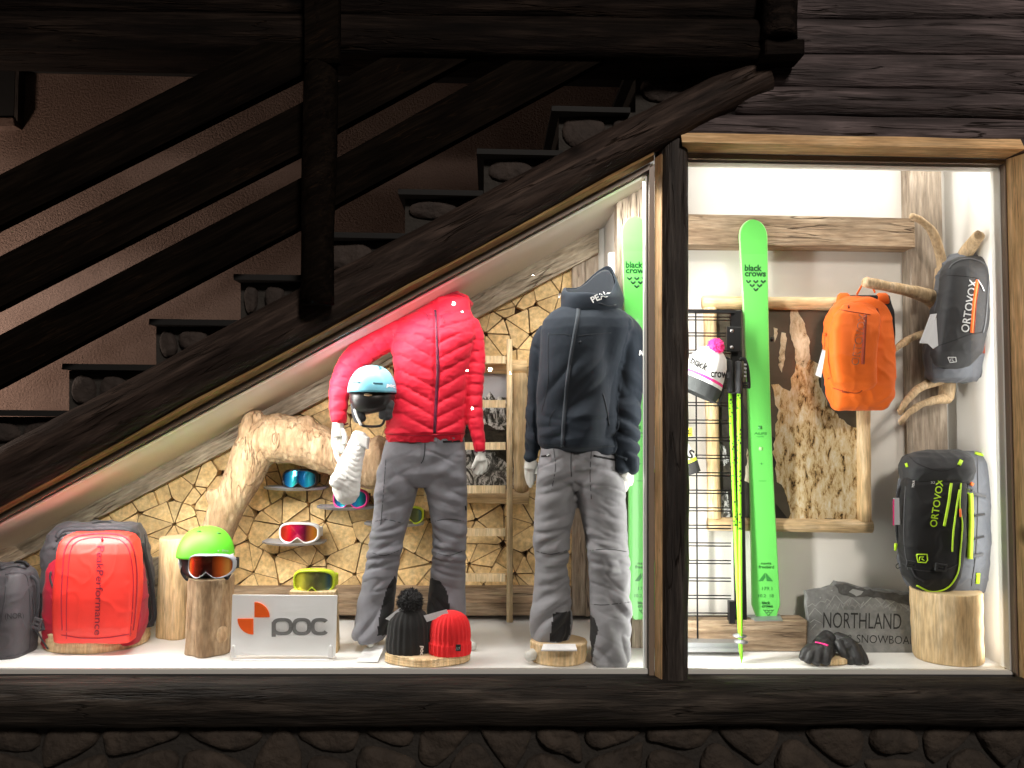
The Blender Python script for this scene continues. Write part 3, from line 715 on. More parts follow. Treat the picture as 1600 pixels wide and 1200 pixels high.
def roundc(poly, f=.18, it=1):
    for _ in range(it):
        out = []
        for i in range(len(poly)):
            p, q = poly[i], poly[(i+1) % len(poly)]
            out += [(p[0]+(q[0]-p[0])*f, p[1]+(q[1]-p[1])*f), (q[0]+(p[0]-q[0])*f, q[1]+(p[1]-q[1])*f)]
        poly = out
    return poly
def dedupe(poly, eps=1.2):
    out = []
    for p in poly:
        if not out or math.hypot(p[0]-out[-1][0], p[1]-out[-1][1]) > eps: out.append(p)
    if len(out) > 2 and math.hypot(out[0][0]-out[-1][0], out[0][1]-out[-1][1]) < eps: out.pop()
    return out
def stone(poly, y, dep, mat, par, name='stone', rnd=random):
    poly = roundc(dedupe(inset(poly, rnd.uniform(2.2, 4))), .25, 2)
    if len(poly) < 6: return
    cx = sum(p[0] for p in poly)/len(poly); cy = sum(p[1] for p in poly)/len(poly); s_ = rnd.random()*99
    v = []; n = len(poly); rg = [(1, .0, .05), (1., -.35, .02), (.90, -.75, 0), (.72, -.95, 0), (.42, -1.05, 0)]
    for sc, dd, _ in rg:
        for p in poly:
            q = P(cx+(p[0]-cx)*sc, cy+(p[1]-cy)*sc, y); q.y += dd*dep+(noise.noise(Vector((q.x*14, q.z*14, s_)))*dep*.55 if dd else 0); v.append(q)
    c_ = P(cx, cy, y); c_.y -= 1.05*dep; v.append(c_); f = []
    for r_ in range(4):
        for i in range(n): f.append((r_*n+i, r_*n+(i+1) % n, (r_+1)*n+(i+1) % n, (r_+1)*n+i))
    for i in range(n): f.append((4*n+i, 4*n+(i+1) % n, 5*n))
    return new_obj(name, v, f, mat, par, True)
rs = random.Random(4)
for i, (xa, xb, yt) in enumerate(tr):
    xa2 = xa+13; xe = tr[i+1][0]+11 if i+1 < len(tr) else xb
    x = xa2
    while x < xe-10:
        w_ = rs.uniform(30, 84); x1 = min(x+w_, xe)
        if xe-x1 < 22: x1 = xe
        top = yt+13; bot = min(under(x1), top+rs.uniform(38, 66)); j = rs.uniform(-9, 9)
        stone([(x, top+rs.uniform(0, 5)), (x1-2, top+rs.uniform(0, 5)), (x1+j, bot), (x+4, bot+rs.uniform(-2, 8))], yS0+.03, .026, M['step_stone'], sc_, rnd=rs)
        if under(x)-bot > 26: stone([(x, bot+6), (x1, bot+2), (x1, under(x1)), (x, under(x)+4)], yS0+.03, .022, M['step_stone'], sc_, rnd=rs)
        x = x1
# ------------------------------------------------------------------ base stone wall
bw = thing('stone_base_wall', 'dark field stone wall along the bottom under the sill log', 'wall', P(800, 1200, -.1))
m_ = MB(); zt_ = P(800, 1112, -.04).z; m_.box((XL-.6, -.06, 0), (XE+.9, .0, zt_)); m_.obj('mortar', M['mortar'], bw)
rs = random.Random(12); sd_ = []
for j in range(5):
    x = -80+rs.uniform(0, 40)
    while x < 1690:
        w_ = rs.choice((60, 85, 110, 150, 170)); sd_.append((x+w_/2, (1150 if j == 0 else 1150+j*52)+rs.uniform(-11, 11))); x += w_*rs.uniform(.8, 1.05)
for s_, poly in cells(sd_, [(-90, 1127), (1700, 1127), (1700, 1345), (-90, 1345)]):
    poly = dedupe(poly, 5)
    if len(poly) > 2 and area(poly) > 400: stone(inset(poly, rs.uniform(0, 3)), -.06, rs.uniform(.018, .038), M['stone'], bw, rnd=rs)

# ------------------------------------------------------------------ window joinery
wf = thing('sloped_window', 'left shop window with sloping head, wooden trim and one large pane', 'window', P(500, 1056, 0))
def strip(a, b, w0, w1, y0, y1, mat, name, par, bev=.002):
    """bar between px lines: a->b with offsets w0,w1 perpendicular-ish (vertical px)"""
    m_ = MB(); m_.prism([(a[0], a[1]+w0), (b[0], b[1]+w0), (b[0], b[1]+w1), (a[0], a[1]+w1)], y0, y1, bev); return m_.obj(name, mat, par)
A_, B_ = (-170, gl(-170)), (1016, gl(1016))
def reveal(a, b, c, d, ya, yd, mat, name, par, th):
    """trim whose visible face slopes from its outer edge a-b (depth ya) back to its inner edge d-c (depth yd)"""
    f_ = [P(*a, ya), P(*b, ya), P(*c, yd), P(*d, yd)]; t_ = Vector(th); m_ = MB()
    m_.add(f_+[p+t_ for p in f_], [(0, 1, 2, 3), (7, 6, 5, 4), (0, 4, 5, 1), (1, 5, 6, 2), (2, 6, 7, 3), (3, 7, 4, 0)]); return m_.obj(name, mat, par)
reveal((-170, gl(-170)-24), (1022, gl(1022)-24), (1022, gl(1022)-15), (-170, gl(-170)-15), -.115, -.052, M['trim_diag'], 'head_trim', wf, (0, .03, .05))
strip(A_, (1016, gl(1016)), -14.5, -5, -.045, .015, M['brown_metal'], 'head_frame', wf)
strip(A_, (1012, gl(1012)), -4.6, 0, -.02, .03, M['white_frame'], 'inner_frame', wf)
reveal((1034, 240), (1034, 1066), (1023, 1066), (1023, 247), -.10, -.05, M['trim_z'], 'side_trim', wf, (.02, .05, 0))
m_ = MB(); m_.prism([(1014.5, 262), (1022.5, 256), (1022.5, 1062), (1014.5, 1062)], -.045, .02, .002); m_.obj('side_frame', M['brown_metal'], wf)
m_ = MB(); m_.prism([(1008.5, 276), (1014, 273), (1014, 1050), (1008.5, 1050)], -.02, .03, .001); m_.obj('inner_frame', M['white_frame'], wf)
m_ = MB(); m_.prism([(-170, 1045.5), (1014, 1045.5), (1014, 1053), (-170, 1053)], -.03, -.013, .002); m_.obj('bottom_frame', M['white_frame'], wf)
m_ = MB(); m_.prism([(-170, 1053.5), (1022, 1053.5), (1022, 1059), (-170, 1060)], -.028, -.002, .001); m_.obj('bottom_gasket', M['gasket'], wf)
gm = MB(); gm.prism([(-168, gl(-168)-3), (1011, gl(1011)-3), (1011, 1046), (-168, 1046)], .004, .010); gm.obj('pane', M['glass'], wf)
rw = thing('right_window', 'right rectangular shop window with honey wood trim and white inner frame', 'window', P(1320, 1056, 0))
reveal((1066, 222), (1602, 233), (1571, 248), (1066, 238), -.14, -.055, M['trim_x'], 'head_trim', rw, (0, .03, .06))
reveal((1612, 236), (1634, 1085), (1593, 1063), (1572, 249), -.19, -.055, M['trim_z'], 'side_trim', rw, (.06, .03, 0))
m_ = MB(); m_.prism([(1613, 236), (1700, 236), (1700, 1085), (1635, 1085)], -.19, .0, .003); m_.obj('outer_board', M['trim_z'], rw)
m_ = MB(); m_.prism([(1066, 238.6), (1571, 249.5), (1568, 256), (1066, 247)], -.05, .02, .001); m_.obj('head_frame', M['brown_metal'], rw)
m_ = MB(); m_.prism([(1066, 247.5), (1568, 256.5), (1560, 262.5), (1066, 253.5)], -.025, .03, .001); m_.obj('inner_frame', M['white_frame'], rw)
m_ = MB(); m_.prism([(1560, 263), (1568, 257), (1587, 1052), (1578, 1047)], -.025, .03, .001); m_.obj('inner_frame', M['white_frame'], rw)
m_ = MB(); m_.prism([(1568.5, 257), (1571.5, 250), (1592, 1060), (1587.5, 1052)], -.05, .02, .001); m_.obj('side_frame', M['brown_metal'], rw)
m_ = MB(); m_.prism([(1066, 1045.5), (1578, 1047.5), (1587, 1054), (1066, 1053)], -.03, -.013, .002); m_.obj('bottom_frame', M['white_frame'], rw)
m_ = MB(); m_.prism([(1066, 1053.5), (1590, 1054.5), (1592, 1061), (1066, 1060)], -.028, -.002, .001); m_.obj('bottom_gasket', M['gasket'], rw)
gm = MB(); gm.prism([(1064, 250), (1561, 259), (1580, 1047), (1064, 1046)], .004, .010); gm.obj('pane', M['glass'], rw)
# masonry between and beside the windows, closing the box
m_ = MB(); m_.prism([(1026, 225), (1072, 225), (1072, 1062), (1026, 1062)], .012 if 0 else .022, .06); struct(m_.obj('wall_pier', M['tread']))
m_ = MB(); m_.box((XE+.051, -.02, 0), (XE+1.2, .1, 4)); struct(m_.obj('wall_pier', M['tread']))

# ------------------------------------------------------------------ back wall of the left bay
wp = thing('split_log_stack', 'wall of split firewood ends filling the back of the left window', 'woodpile', P(500, 962, yB))
region = [(-40, 912), (-40, 905), (896, 408), (896, 924), (-40, 924)]
rp = random.Random(21); seeds = []
sx, sy = 82, 72; j = 0; y = 380
while y < 960:
    x = -60+(j % 2)*sx/2
    while x < 960:
        seeds.append((x+rp.uniform(-24, 24), y+rp.uniform(-20, 20))); x += sx
    y += sy; j += 1
pieces = []
for s, poly in cells(seeds, region):
    poly = dedupe(poly, 2)
    if len(poly) < 3 or area(poly) < 150: continue
    poly = roundc(poly, rp.uniform(.06, .13))
    cx = sum(p[0] for p in poly)/len(poly)+rp.uniform(-9, 9); cy = sum(p[1] for p in poly)/len(poly)+rp.uniform(-9, 9)
    kk = rp.choice((5, 6, 7, 7, 8, 8)) if area(poly) > 3600 else (rp.choice((3, 4, 5)) if area(poly) > 1500 else 2)
    a0_ = rp.random()*6.28; angs = sorted(a0_+2*math.pi*(i+rp.uniform(-.27, .27))/kk for i in range(kk))
    if kk == 2:
        a = angs[0]; nx_, ny_ = math.cos(a), math.sin(a); c_ = nx_*cx+ny_*cy
        pieces += [clip(poly, nx_, ny_, c_), clip(poly, -nx_, -ny_, -c_)]
    else:
        for i in range(kk):
            a, b = angs[i], angs[(i+1) % kk]+(2*math.pi if i == kk-1 else 0)
            q = clip(poly, math.sin(a), -math.cos(a), math.sin(a)*cx-math.cos(a)*cy)
            q = clip(q, -math.sin(b), math.cos(b), -math.sin(b)*cx+math.cos(b)*cy) if len(q) > 2 else q
            if len(q) > 2: pieces.append(q)
cnt = 0
for q in pieces:
    if area(q) < 90: continue
    q = inset(dedupe(q, 2), rp.uniform(.05, .4))
    if len(q) < 3 or area(q) < 60: continue
    # shave corners so that small dark gaps open between pieces
    q = dedupe(roundc(q, rp.uniform(.03, .08)), 1.)
    q = [(x+rp.uniform(-.6, .6), y+rp.uniform(-.6, .6)) for x, y in q]
    m_ = MB(); y0_ = yB+rp.uniform(-.004, .018); m_.prism(q, y0_, yB+.061, .0018, m=1, mf=0)
    n_ = len(q)
    for r_ in range(n_, 2*n_): m_.m[r_] = 0
    m_.obj('split_log', None, wp, mats=[M['split'], M['split_side']]); cnt += 1
print('split logs', cnt)
bp_ = thing('back_frame_boards', 'weathered grey boards framing the firewood wall of the left window', 'boards', P(500, 962, yB-.05))
def plank(poly, y0, y1, mat, par, name='plank', bev=.004, amp=0): m_ = MB(); m_.prism(poly, y0, y1, bev); return m_.obj(name, mat, par)
plank([(-40, 879), (933, 349.5), (936, 353), (936, 395), (-40, 912)], yB-.05, yB+.03, M['plank_diag'], bp_)
plank([(894, 413), (913.5, 405), (915, 962), (894, 962)], yB-.03, yB+.05, M['beam_z'], bp_)
plank([(914.5, 404), (935, 396), (936, 964), (915.8, 964)], yB-.02, yB+.05, M['beam_z'], bp_)
plank([(255, 918), (893, 918), (893, 942), (255, 942)], yB-.045, yB+.04, M['beam_x'], bp_)
plank([(255, 943), (893, 943), (893, 961.5), (255, 961.5)], yB-.055, yB+.04, M['beam_x'], bp_)
plank([(-40, 905), (223, 905), (223, 961.5), (-40, 961.5)], yB-.03, yB+.04, M['beam_x'], bp_)
plank([(224, 876), (257, 870), (257, 962), (224, 962)], yB-.07, yB+.03, M['plank_diag'], bp_)
# old timber post behind the ski at the right end of the left bay
tp = thing('old_timber', 'old grey cracked timber post behind the ski near the window post', 'timber', P(1000, 1010, .3))
yT = .33
plank([(964, 296), (984, 285), (986, 1015), (970, 1015)], yT, yT+.088, M['beam_z'], tp)
plank([(985.2, 284), (1062, 250), (1062, 1016), (987.2, 1016)], yT-.012, yT+.088, M['beam_z'], tp)
plank([(950.5, 395), (962, 393), (964, 760), (953, 760)], .405, .43, M['white_board'], tp, 'white_batten')

# ------------------------------------------------------------------ timber of the right bay
tag(plank([(1062, 334), (1300, 337.5), (1430, 341), (1431, 386), (1300, 384), (1062, 382)], .305, yR-.002, M['beam_x'], None, 'timber_beam', .006), 'brown old timber beam high on the white wall of the right window', 'beam')
tag(plank([(1421, 245), (1470, 246), (1481, 640), (1487, 965), (1436, 965), (1425, 600)], .345, yR-.002, M['beam_z'], None, 'timber_post', .006), 'grey old upright timber behind the branch rack in the right window', 'timber')
tag(plank([(1062, 970), (1262, 970), (1262, 1018), (1062, 1018)], .265, .36, M['beam_x'], None, 'floor_timber', .006), 'brown timber block on the floor under the upright green ski', 'timber')

# ================================================================== SMALL BUILDERS
def stump(px, py_base, rpx, hpx, y, name, label, cat, mat='pale', seed=0, squash=1., lean=0, mb_only=False, nl=1., bev=.004):
    """sawn log standing on the floor: centre px, base py (front), radius px, height px"""
    s_ = S(y); c = P(px, py_base, y); c.z = ZF+.001; r = rpx*s_; h = hpx*s_
    prof = [(r*.97, 0), (r, .006)]+[(r*(1+.01*math.sin(i*1.7+seed)), h*i/12) for i in range(1, 12)]+[(r*.995, h-bev), (r*.975, h)]
    m_ = MB(); n = 48
    m_.lathe(c, prof, n, fn=lambda th, t: 1+nl*(.035*noise.noise(Vector((math.cos(th)*1.3+seed, math.sin(th)*1.3, t*.7)))*2+.012*noise.noise(Vector((math.cos(th)*7, math.sin(th)*7+seed, t*3)))), capm=1)
    for i in range(len(m_.v)):
        v = m_.v[i]; v.y = c.y+(v.y-c.y)*squash; v.x += lean*(v.z-c.z)
    o = m_.obj(name, None, smooth=False, mats=[M[mat], M['top']]); o.data.polygons.foreach_set('use_smooth', [len(p.vertices) == 4 for p in o.data.polygons]); 
    tag(o, label, cat); return o
def goggles(cx, cy, w, h, y, frame, lensm, label, tilt=0, strapcol='black_fab', lens_scale=1., curve=.03, group=None, strap=True, rot=0):
    """ski goggles seen from the front, centre px, size px, front at depth y"""
    s_ = S(y); c = P(cx, cy, y); W, H = w*s_/2, h*s_/2
    out = []
    N_ = 56
    for i in range(N_):
        th = 2*math.pi*i/N_; ct, st = math.cos(th), math.sin(th)
        x = abs(ct)**.55*(1 if ct > 0 else -1); z = abs(st)**.62*(1 if st > 0 else -1)
        if z < 0: z = z+.62*math.exp(-(x/.24)**2)*(-z)**.7
        if z > 0: z *= .98-.06*x*x
        out.append((x*W, z*H*(1-.08*abs(x)**3)))
    def bend(x, z, dy): 
        q = Vector((x, dy+curve*(x/W)**2*1.3, z)); q.z += tilt*dy; q.y += tilt*.5*z
        ca, sa = math.cos(rot), math.sin(rot); return c+Vector((q.x*ca-q.z*sa, q.y, q.x*sa+q.z*ca))
    t = thing('goggles', label, 'goggles', c-Vector((0, 0, H)), group)
    k = .84*lens_scale
    m_ = MB(); n = N_
    lay = [(1.0, .045), (1.03, .03), (1.03, .010), (1.0, .002), (k+.05, .000), (k, .004), (k-.03, .012)]
    for sc_2, dy in lay:
        for x, z in out:
            q = sc_2 if sc_2 > .95 else sc_2; zz = z*q+(0 if sc_2 > .95 else (H*.0)); m_.v.append(bend(x*(q if sc_2 > .95 else 1-(1-q)*.55), zz, dy))
    for r_ in range(len(lay)-1):
        for i in range(n): m_.f.append((r_*n+i, (r_+1)*n+i, (r_+1)*n+(i+1) % n, r_*n+(i+1) % n)); m_.m.append(0)
    m_.obj('frame', M[frame], t, True)
    l_ = MB(); l_.v = []
    kx = 1-(1-k)*.55
    for f_ in (1., .66, .33):
        for x, z in out: l_.v.append(bend(x*kx*f_, z*k*f_+(1-f_)*H*.12, .006-.006*(1-f_)))
    l_.v.append(bend(0, H*.12, -.001))
    for r_ in range(2):
        for i in range(n): l_.f.append((r_*n+i, r_*n+(i+1) % n, (r_+1)*n+(i+1) % n, (r_+1)*n+i))
    for i in range(n): l_.f.append((2*n+i, 2*n+(i+1) % n, 3*n))
    l_.obj('lens', M[lensm], t, True)
    if strap:
        for sg in (-1, 1):
            b = MB(); pts = [bend(sg*W*1.0, 0, .02), bend(sg*W*1.07, 0, .045), bend(sg*W*.95, -.002, .085), bend(sg*W*.5, -.003, .11)]
            v = []
            for q in pts:
                v += [q+Vector((0, 0, H*.42)), q-Vector((0, 0, H*.42)), q-Vector((sg*.003, 0, H*.42)), q+Vector((-sg*.003, 0, H*.42))]
            f = []
            for i in range(3):
                for k2 in range(4): f.append((i*4+k2, i*4+(k2+1) % 4, i*4+4+(k2+1) % 4, i*4+4+k2))
            f += [(0, 1, 2, 3), (15, 14, 13, 12)]
            b.add(v, f); b.obj('strap', M[strapcol], t)
    return t
def pom(c, r, mat, parent, seed=1, n=900):
    m_ = MB(); m_.ball(c, r*.82, 20, 14); rr = random.Random(seed)
    for i, v in enumerate(m_.v): m_.v[i] = Vector(c)+(v-Vector(c))*(1+.12*noise.noise(v*60))
    for i in range(n):
        z = rr.uniform(-1, 1); a = rr.uniform(0, 6.283); q = math.sqrt(1-z*z); d = Vector((q*math.cos(a), q*math.sin(a), z))
        u = d.cross(Vector((rr.uniform(-1, 1), rr.uniform(-1, 1), rr.uniform(-1, 1)))).normalized(); w_ = d.cross(u)
        b = Vector(c)+d*r*.74; tip = Vector(c)+(d+u*rr.uniform(-.18, .18)).normalized()*r*rr.uniform(.9, 1.07); e = r*.075
        m_.add([b+u*e, b-u*.5*e+w_*e*.8, b-u*.5*e-w_*e*.8, tip], [(0, 1, 3), (1, 2, 3), (2, 0, 3)])
    return m_.obj('pompom', M[mat], parent)
def card(poly3, mat, parent=None, name='card', th=.0012):
    m_ = MB(); n_ = (poly3[1]-poly3[0]).cross(poly3[2]-poly3[0]).normalized()*th
    m_.prism3(poly3, n_); return m_.obj(name, mat, parent)

# ================================================================== STUMPS, DISCS
sd = stump(151, 1020, 74, 26, .40, 'wood_slice', 'wide low wood slice under the red backpack', 'wood slice', seed=2, squash=.85)
tall = stump(276, 1000, 27, 148, .50, 'log_stump', 'tall half log standing behind the helmet stump', 'stump', seed=5, lean=-.02, nl=2.5)
hs = stump(325, 1020, 33, 112, .27, 'log_stump', 'barkless knotty stump carrying the green helmet and orange goggles', 'stump', 'drift', seed=8, nl=3.2)
m_ = MB(); m_.ball(P(346, 990, .225), (.030, .035, .042), 18, 12); m_.ball(P(328, 988, .187), (.016, .008, .018), 14, 10); kn = m_.obj('knot', M['drift'], hs, True)
stump(669, 1033, 64, 13, .15, 'wood_slice', 'flat pale wood slice under the black and red beanies', 'wood slice', seed=11, squash=.58)
stump(873, 1040, 43, 30, .155, 'wood_slice', 'round pale wood slice with a paper card on top beside the navy mannequin', 'wood slice', seed=14, squash=.8)
rs_ = stump(1480, 1040, 51.5, 106, .185, 'log_stump', 'thick smooth pale stump under the big black backpack', 'stump', seed=17, squash=.9)
stump(1292, 1036, 34, 10, .12, 'wood_slice', 'small thin wood slice under the black gloves', 'wood slice', seed=19, squash=.5)
m_ = MB(); m_.prism([(452, 924), (524, 924), (527, 1014), (448, 1014)], .24, .30, .004)
o = m_.obj('wood_block', M['pale']); tag(o, 'squared pale wood block behind the white sign, under the yellow goggles', 'wood block')
for v in o.data.vertices:
    if v.co.z < ZF+.12: v.co.z = ZF+.001

# ================================================================== BACKPACK HELPERS
def pack_body(rows, mat, parent, name='body', vox=.006, amp=.006, seed=0, ex=4.0, n=48, smooth=2, freq=(9, 9, 9)):
    m_ = MB(); m_.loft(rows, n, ex); me = remeshed(m_, vox, smooth)
    displace(me, lambda p, nn: smooth_noise(p, freq, seed)*amp+max(0, ridge(p, [q*1.6 for q in freq], seed+3)-.55)*amp*1.2)
    o = add_mesh(name, me, M[mat], parent, True); return o, bvh_of(me)
def buckle(px, py, w, h, y, par, ang=0, mat='char_fab'):
    m_ = MB(); ca, sa = math.cos(ang), math.sin(ang)
    def q(a, b): return (px+a*ca-b*sa, py+a*sa+b*ca)
    for a0, b0, a1, b1 in ((-w, -h, w, -h*.5), (-w, h*.5, w, h), (-w, -h*.5, -w*.55, h*.5), (w*.55, -h*.5, w, h*.5), (-w*.5, -h*.18, w*.5, h*.22)):
        m_.prism([q(a0, b0), q(a1, b0), q(a1, b1), q(a0, b1)], y-.008, y, .0015)
    return m_.obj('buckle', M[mat], par)
# ------------------------------------------------------------------ red pack
rp_ = thing('backpack', 'red backpack with vertical lettering and dark grey sides, on the wide wood slice', 'backpack', P(150, 1005, .35))
body, bb_ = pack_body([(1004, 95, 205, .40, .06), (998, 80, 222, .40, .10), (960, 76, 232, .40, .125), (900, 76, 231, .40, .13), (860, 78, 227, .40, .12), (832, 84, 221, .40, .10), (821, 96, 214, .40, .08), (816, 110, 205, .40, .05)], 'bag_grey', rp_, amp=.010, seed=2)
side, sb_ = pack_body([(1012, 70, 110, .28, .02), (1004, 68, 214, .32, .05), (975, 73, 226, .33, .085), (930, 76, 226, .33, .09), (890, 79, 222, .33, .08), (868, 88, 214, .33, .05), (860, 100, 205, .33, .02)], 'wine_fab', rp_, 'side_panel', amp=.007, seed=4)
rows = [(1003, 94, 204, .245, .025), (1000, 90, 208, .25, .05), (975, 90, 212, .25, .065), (930, 91, 216, .25, .072), (890, 95, 217, .25, .07), (862, 96, 216, .25, .066), (846, 100, 213, .255, .058), (836, 107, 207, .26, .044), (831, 118, 197, .265, .026)]
pn, pb_ = pack_body(rows, 'red_tarp', rp_, 'front_panel', amp=.003, seed=6, vox=.005, freq=(7, 7, 7), ex=6)
ribbon('piping', pb_, curve([(104, 998), (104, 950), (106, 900), (110, 862), (121, 846), (145, 840), (170, 840), (190, 845), (202, 862), (208, 900), (207, 950), (203, 994)]), 1.6, M['red_dark'], rp_, .001)
ribbon('piping', pb_, curve([(97, 985), (96, 940), (98, 890), (102, 858), (115, 841), (140, 835), (172, 834), (196, 840), (209, 860), (214, 900), (212, 950), (208, 985)]), 2.2, M['wine_fab'], rp_, .0015)
text('lettering', pb_, 'PeakPerformance', 152, 853, (-.03, 1), 139, 11.5, M['zip_wine'], rp_, .002, ydef=.18)
ribbon('zip', sb_, curve([(80, 893), (79, 905), (85, 925), (88, 950), (87, 990)]), 3.0, M['bag_grey2'], rp_, .003)
mm = MB()
mm.tube([P(x, y, .36) for x, y in curve([(139, 822), (148, 817), (160, 815), (172, 816), (176, 824)])], [.004]*25, 8); mm.obj('haul_loop', M['black_fab'], rp_, True)
for nm, pts, wd in (('strap', [(222, 850), (230, 880), (236, 910), (241, 960), (236, 975)], .011), ('strap', [(78, 860), (74, 900), (70, 950), (66, 980), (76, 1006)], .006), ('strap', [(226, 835), (229, 870), (233, 905), (232, 915)], .003)):
    mm = MB(); c_ = curve(pts); mm.tube([P(x, y, .36 if nm else 0) for x, y in c_], [wd]*len(c_), 8, flat=.5); mm.obj(nm, M['black_fab'], rp_, True)
mm = MB(); mm.loft([(978, 214, 240, .40, .03), (960, 212, 243, .40, .04), (930, 215, 236, .40, .035), (915, 220, 232, .4, .02)], 20); mm.obj('hip_belt', M['black_fab'], rp_, True)
# flat lid crease line, top roll
ribbon('roll_top', bb_, curve([(88, 840), (100, 828), (140, 826), (190, 826), (216, 835)]), 7, M['bag_grey2'], rp_, .005)
buckle(60, 980, 8, 7, .26, rp_, -.3, 'bag_grey')
ribbon('compression_strap', bb_, curve([(88, 846), (95, 838), (104, 834)]), 3, M['black_fab'], rp_, .004)
ribbon('seam', bb_, curve([(84, 858), (92, 850), (100, 846)]), 1.3, M['black_fab'], rp_, .002)
ribbon('seam', sb_, curve([(80, 930), (83, 955), (82, 1000)]), 1.4, M['red_dark'], rp_, .002)
ribbon('bottom_seam', pb_, curve([(96, 992), (130, 997), (170, 996), (205, 990)]), 1.6, M['red_dark'], rp_, .002)
ribbon('zip_puller', pb_, [(159, 839), (160, 846)], 3, M['red_dark'], rp_, .004)
# ------------------------------------------------------------------ grey duffel at the far left
gp = thing('backpack', 'dark grey bag cut by the left edge of the photo', 'backpack', P(10, 1025, .22))
body, gb = pack_body([(1026, -60, 38, .24, .05), (1020, -72, 46, .24, .10), (970, -78, 49, .24, .12), (920, -78, 50, .24, .115), (893, -70, 46, .24, .09), (884, -60, 40, .25, .06), (879, -50, 30, .25, .03)], 'bag_grey', gp, amp=.006, seed=9)
ribbon('seam', gb, curve([(9, 893), (8, 930), (1, 975), (-3, 1015)]), 1.5, M['bag_grey2'], gp, .001)
ribbon('seam', gb, curve([(8, 898), (22, 895), (38, 897), (44, 910), (47, 950), (47, 1000), (42, 1018), (10, 1026)]), 1.6, M['bag_grey2'], gp, .001)
ribbon('top_band', gb, curve([(0, 888), (20, 882), (42, 886)]), 8, M['bag_grey2'], gp, .004)
text('lettering', gb, 'noir', 9, 967, (1, -.04), 26, 8, M['black_fab'], gp, .002, ydef=.12) if 0 else text('lettering', gb, '(NOR)', 8, 967, (1, -.04), 29, 9, M['black_fab'], gp, .002, ydef=.12)
mm = MB(); c_ = curve([(20, 884), (26, 878), (38, 878), (45, 884)]); mm.tube([P(x, y, .25) for x, y in c_], [.006]*len(c_), 8); mm.obj('handle', M['black_fab'], gp, True)
for pts, wd in (([(48, 900), (57, 908), (60, 935), (57, 975)], .007), ([(50, 925), (54, 960), (50, 985)], .003), ([(57, 985), (66, 1000), (75, 1014)], .004)):
    mm = MB(); c_ = curve(pts); mm.tube([P(x, y, .24) for x, y in c_], [wd]*len(c_), 8, flat=.5); mm.obj('strap', M['bag_grey2'], gp, True)
buckle(57, 975, 7, 9, .22, gp, .3, 'bag_grey')

# ------------------------------------------------------------------ orange pack
op = thing('backpack', 'orange backpack hanging from a driftwood branch beside the framed picture', 'backpack', P(1345, 640, .20))
rows = [(641, 1306, 1380, .25, .03), (636, 1303, 1385, .25, .05), (620, 1298, 1391, .25, .075), (580, 1292, 1394, .25, .085), (530, 1290, 1392, .25, .08), (500, 1294, 1388, .25, .07), (482, 1300, 1380, .25, .06), (470, 1310, 1368, .26, .04), (464, 1322, 1358, .265, .02)]
body, ob = pack_body(rows, 'orange_fab', op, amp=.007, seed=12)
ext, eb = pack_body([(615, 1318, 1355, .20, .02), (598, 1304, 1366, .19, .045), (560, 1296, 1366, .185, .055), (520, 1296, 1370, .185, .05), (492, 1304, 1372, .19, .04), (478, 1316, 1364, .20, .025), (473, 1328, 1355, .21, .012)], 'orange_fab', op, 'front_pocket', amp=.004, seed=13)
bk, _ = pack_body([(636, 1298, 1340, .31, .02), (610, 1286, 1385, .31, .04), (560, 1284, 1396, .31, .04), (490, 1300, 1396, .31, .03), (462, 1315, 1388, .31, .02)], 'black_fab', op, 'back_panel', amp=.003)
text('lettering', eb, 'ORTOVOX', 1341, 571, (.16, -1), 80, 12, M['grey_print'], op, .0022, bold=.012, ydef=.13)
text('lettering', eb, 'ORTOVOX', 1340.2, 570, (.16, -1), 78, 10.4, M['orange_fab'], op, .0032, bold=-.012, ydef=.13)
ribbon('zip', eb, [(1348, 569), (1352, 492)], 5.5, M['orange_dk'], op, .002)
ribbon('zip', ob, curve([(1370, 482), (1374, 500), (1368, 530), (1362, 565)]), 3, M['orange_dk'], op, .002)
ribbon('piping', eb, curve([(1308, 483), (1330, 487), (1350, 490), (1360, 492)]), 1.2, M['orange_dk'], op, .001)
ribbon('piping', ob, curve([(1293, 592), (1320, 582), (1345, 574), (1363, 566)]), 1.2, M['orange_dk'], op, .001)
ribbon('piping', ob, curve([(1301, 606), (1325, 613), (1345, 612), (1352, 590), (1354, 575)]), 1.2, M['orange_dk'], op, .001)
ribbon('emblem', ob, [(1317, 606), (1326, 607), (1326, 614), (1316, 613), (1317, 606)], 1.1, M['orange_dk'], op, .002)
ribbon('emblem', ob, [(1319.5, 612), (1320, 609), (1323, 609.5), (1321, 611), (1323.5, 612.5)], 1., M['orange_dk'], op, .002)
ribbon('zip_pull', eb, [(1325, 472), (1326, 482)], 2.5, M['orange_dk'], op, .004)
for xa, xb in ((1306, 1330), (1366, 1390)):
    m_ = MB(); m_.loft([(488, xa, xb, .31, .015), (470, xa+1, xb-1, .30, .018), (461, xa+3, xb-3, .30, .014), (458, xa+6, xb-6, .30, .008)], 20, 3); m_.obj('shoulder_strap', M['orange_fab'], op, True)
mm = MB(); c_ = curve([(1339, 460), (1346, 447), (1352, 436), (1358, 435), (1362, 445), (1367, 457)]); mm.tube([P(x, y, .23 if i < 18 else .27) for i, (x, y) in enumerate(c_)], [.0045]*len(c_), 8, flat=.6); mm.obj('haul_loop', M['orange_fab'], op, True)
ribbon('hook', ob, [(1286, 522), (1292, 523)], 5, M['orange_hi'], op, .004)
card([P(1285, 546, .19), P(1290, 548, .185), P(1283, 590, .19), P(1274, 586, .20)], M['tag'], op, 'price_tag')
mm = MB(); mm.tube([P(1289, 520, .2), P(1289, 535, .19), P(1287, 548, .188)], [.0012]*3, 6); mm.obj('cord', M['black_fab'], op)
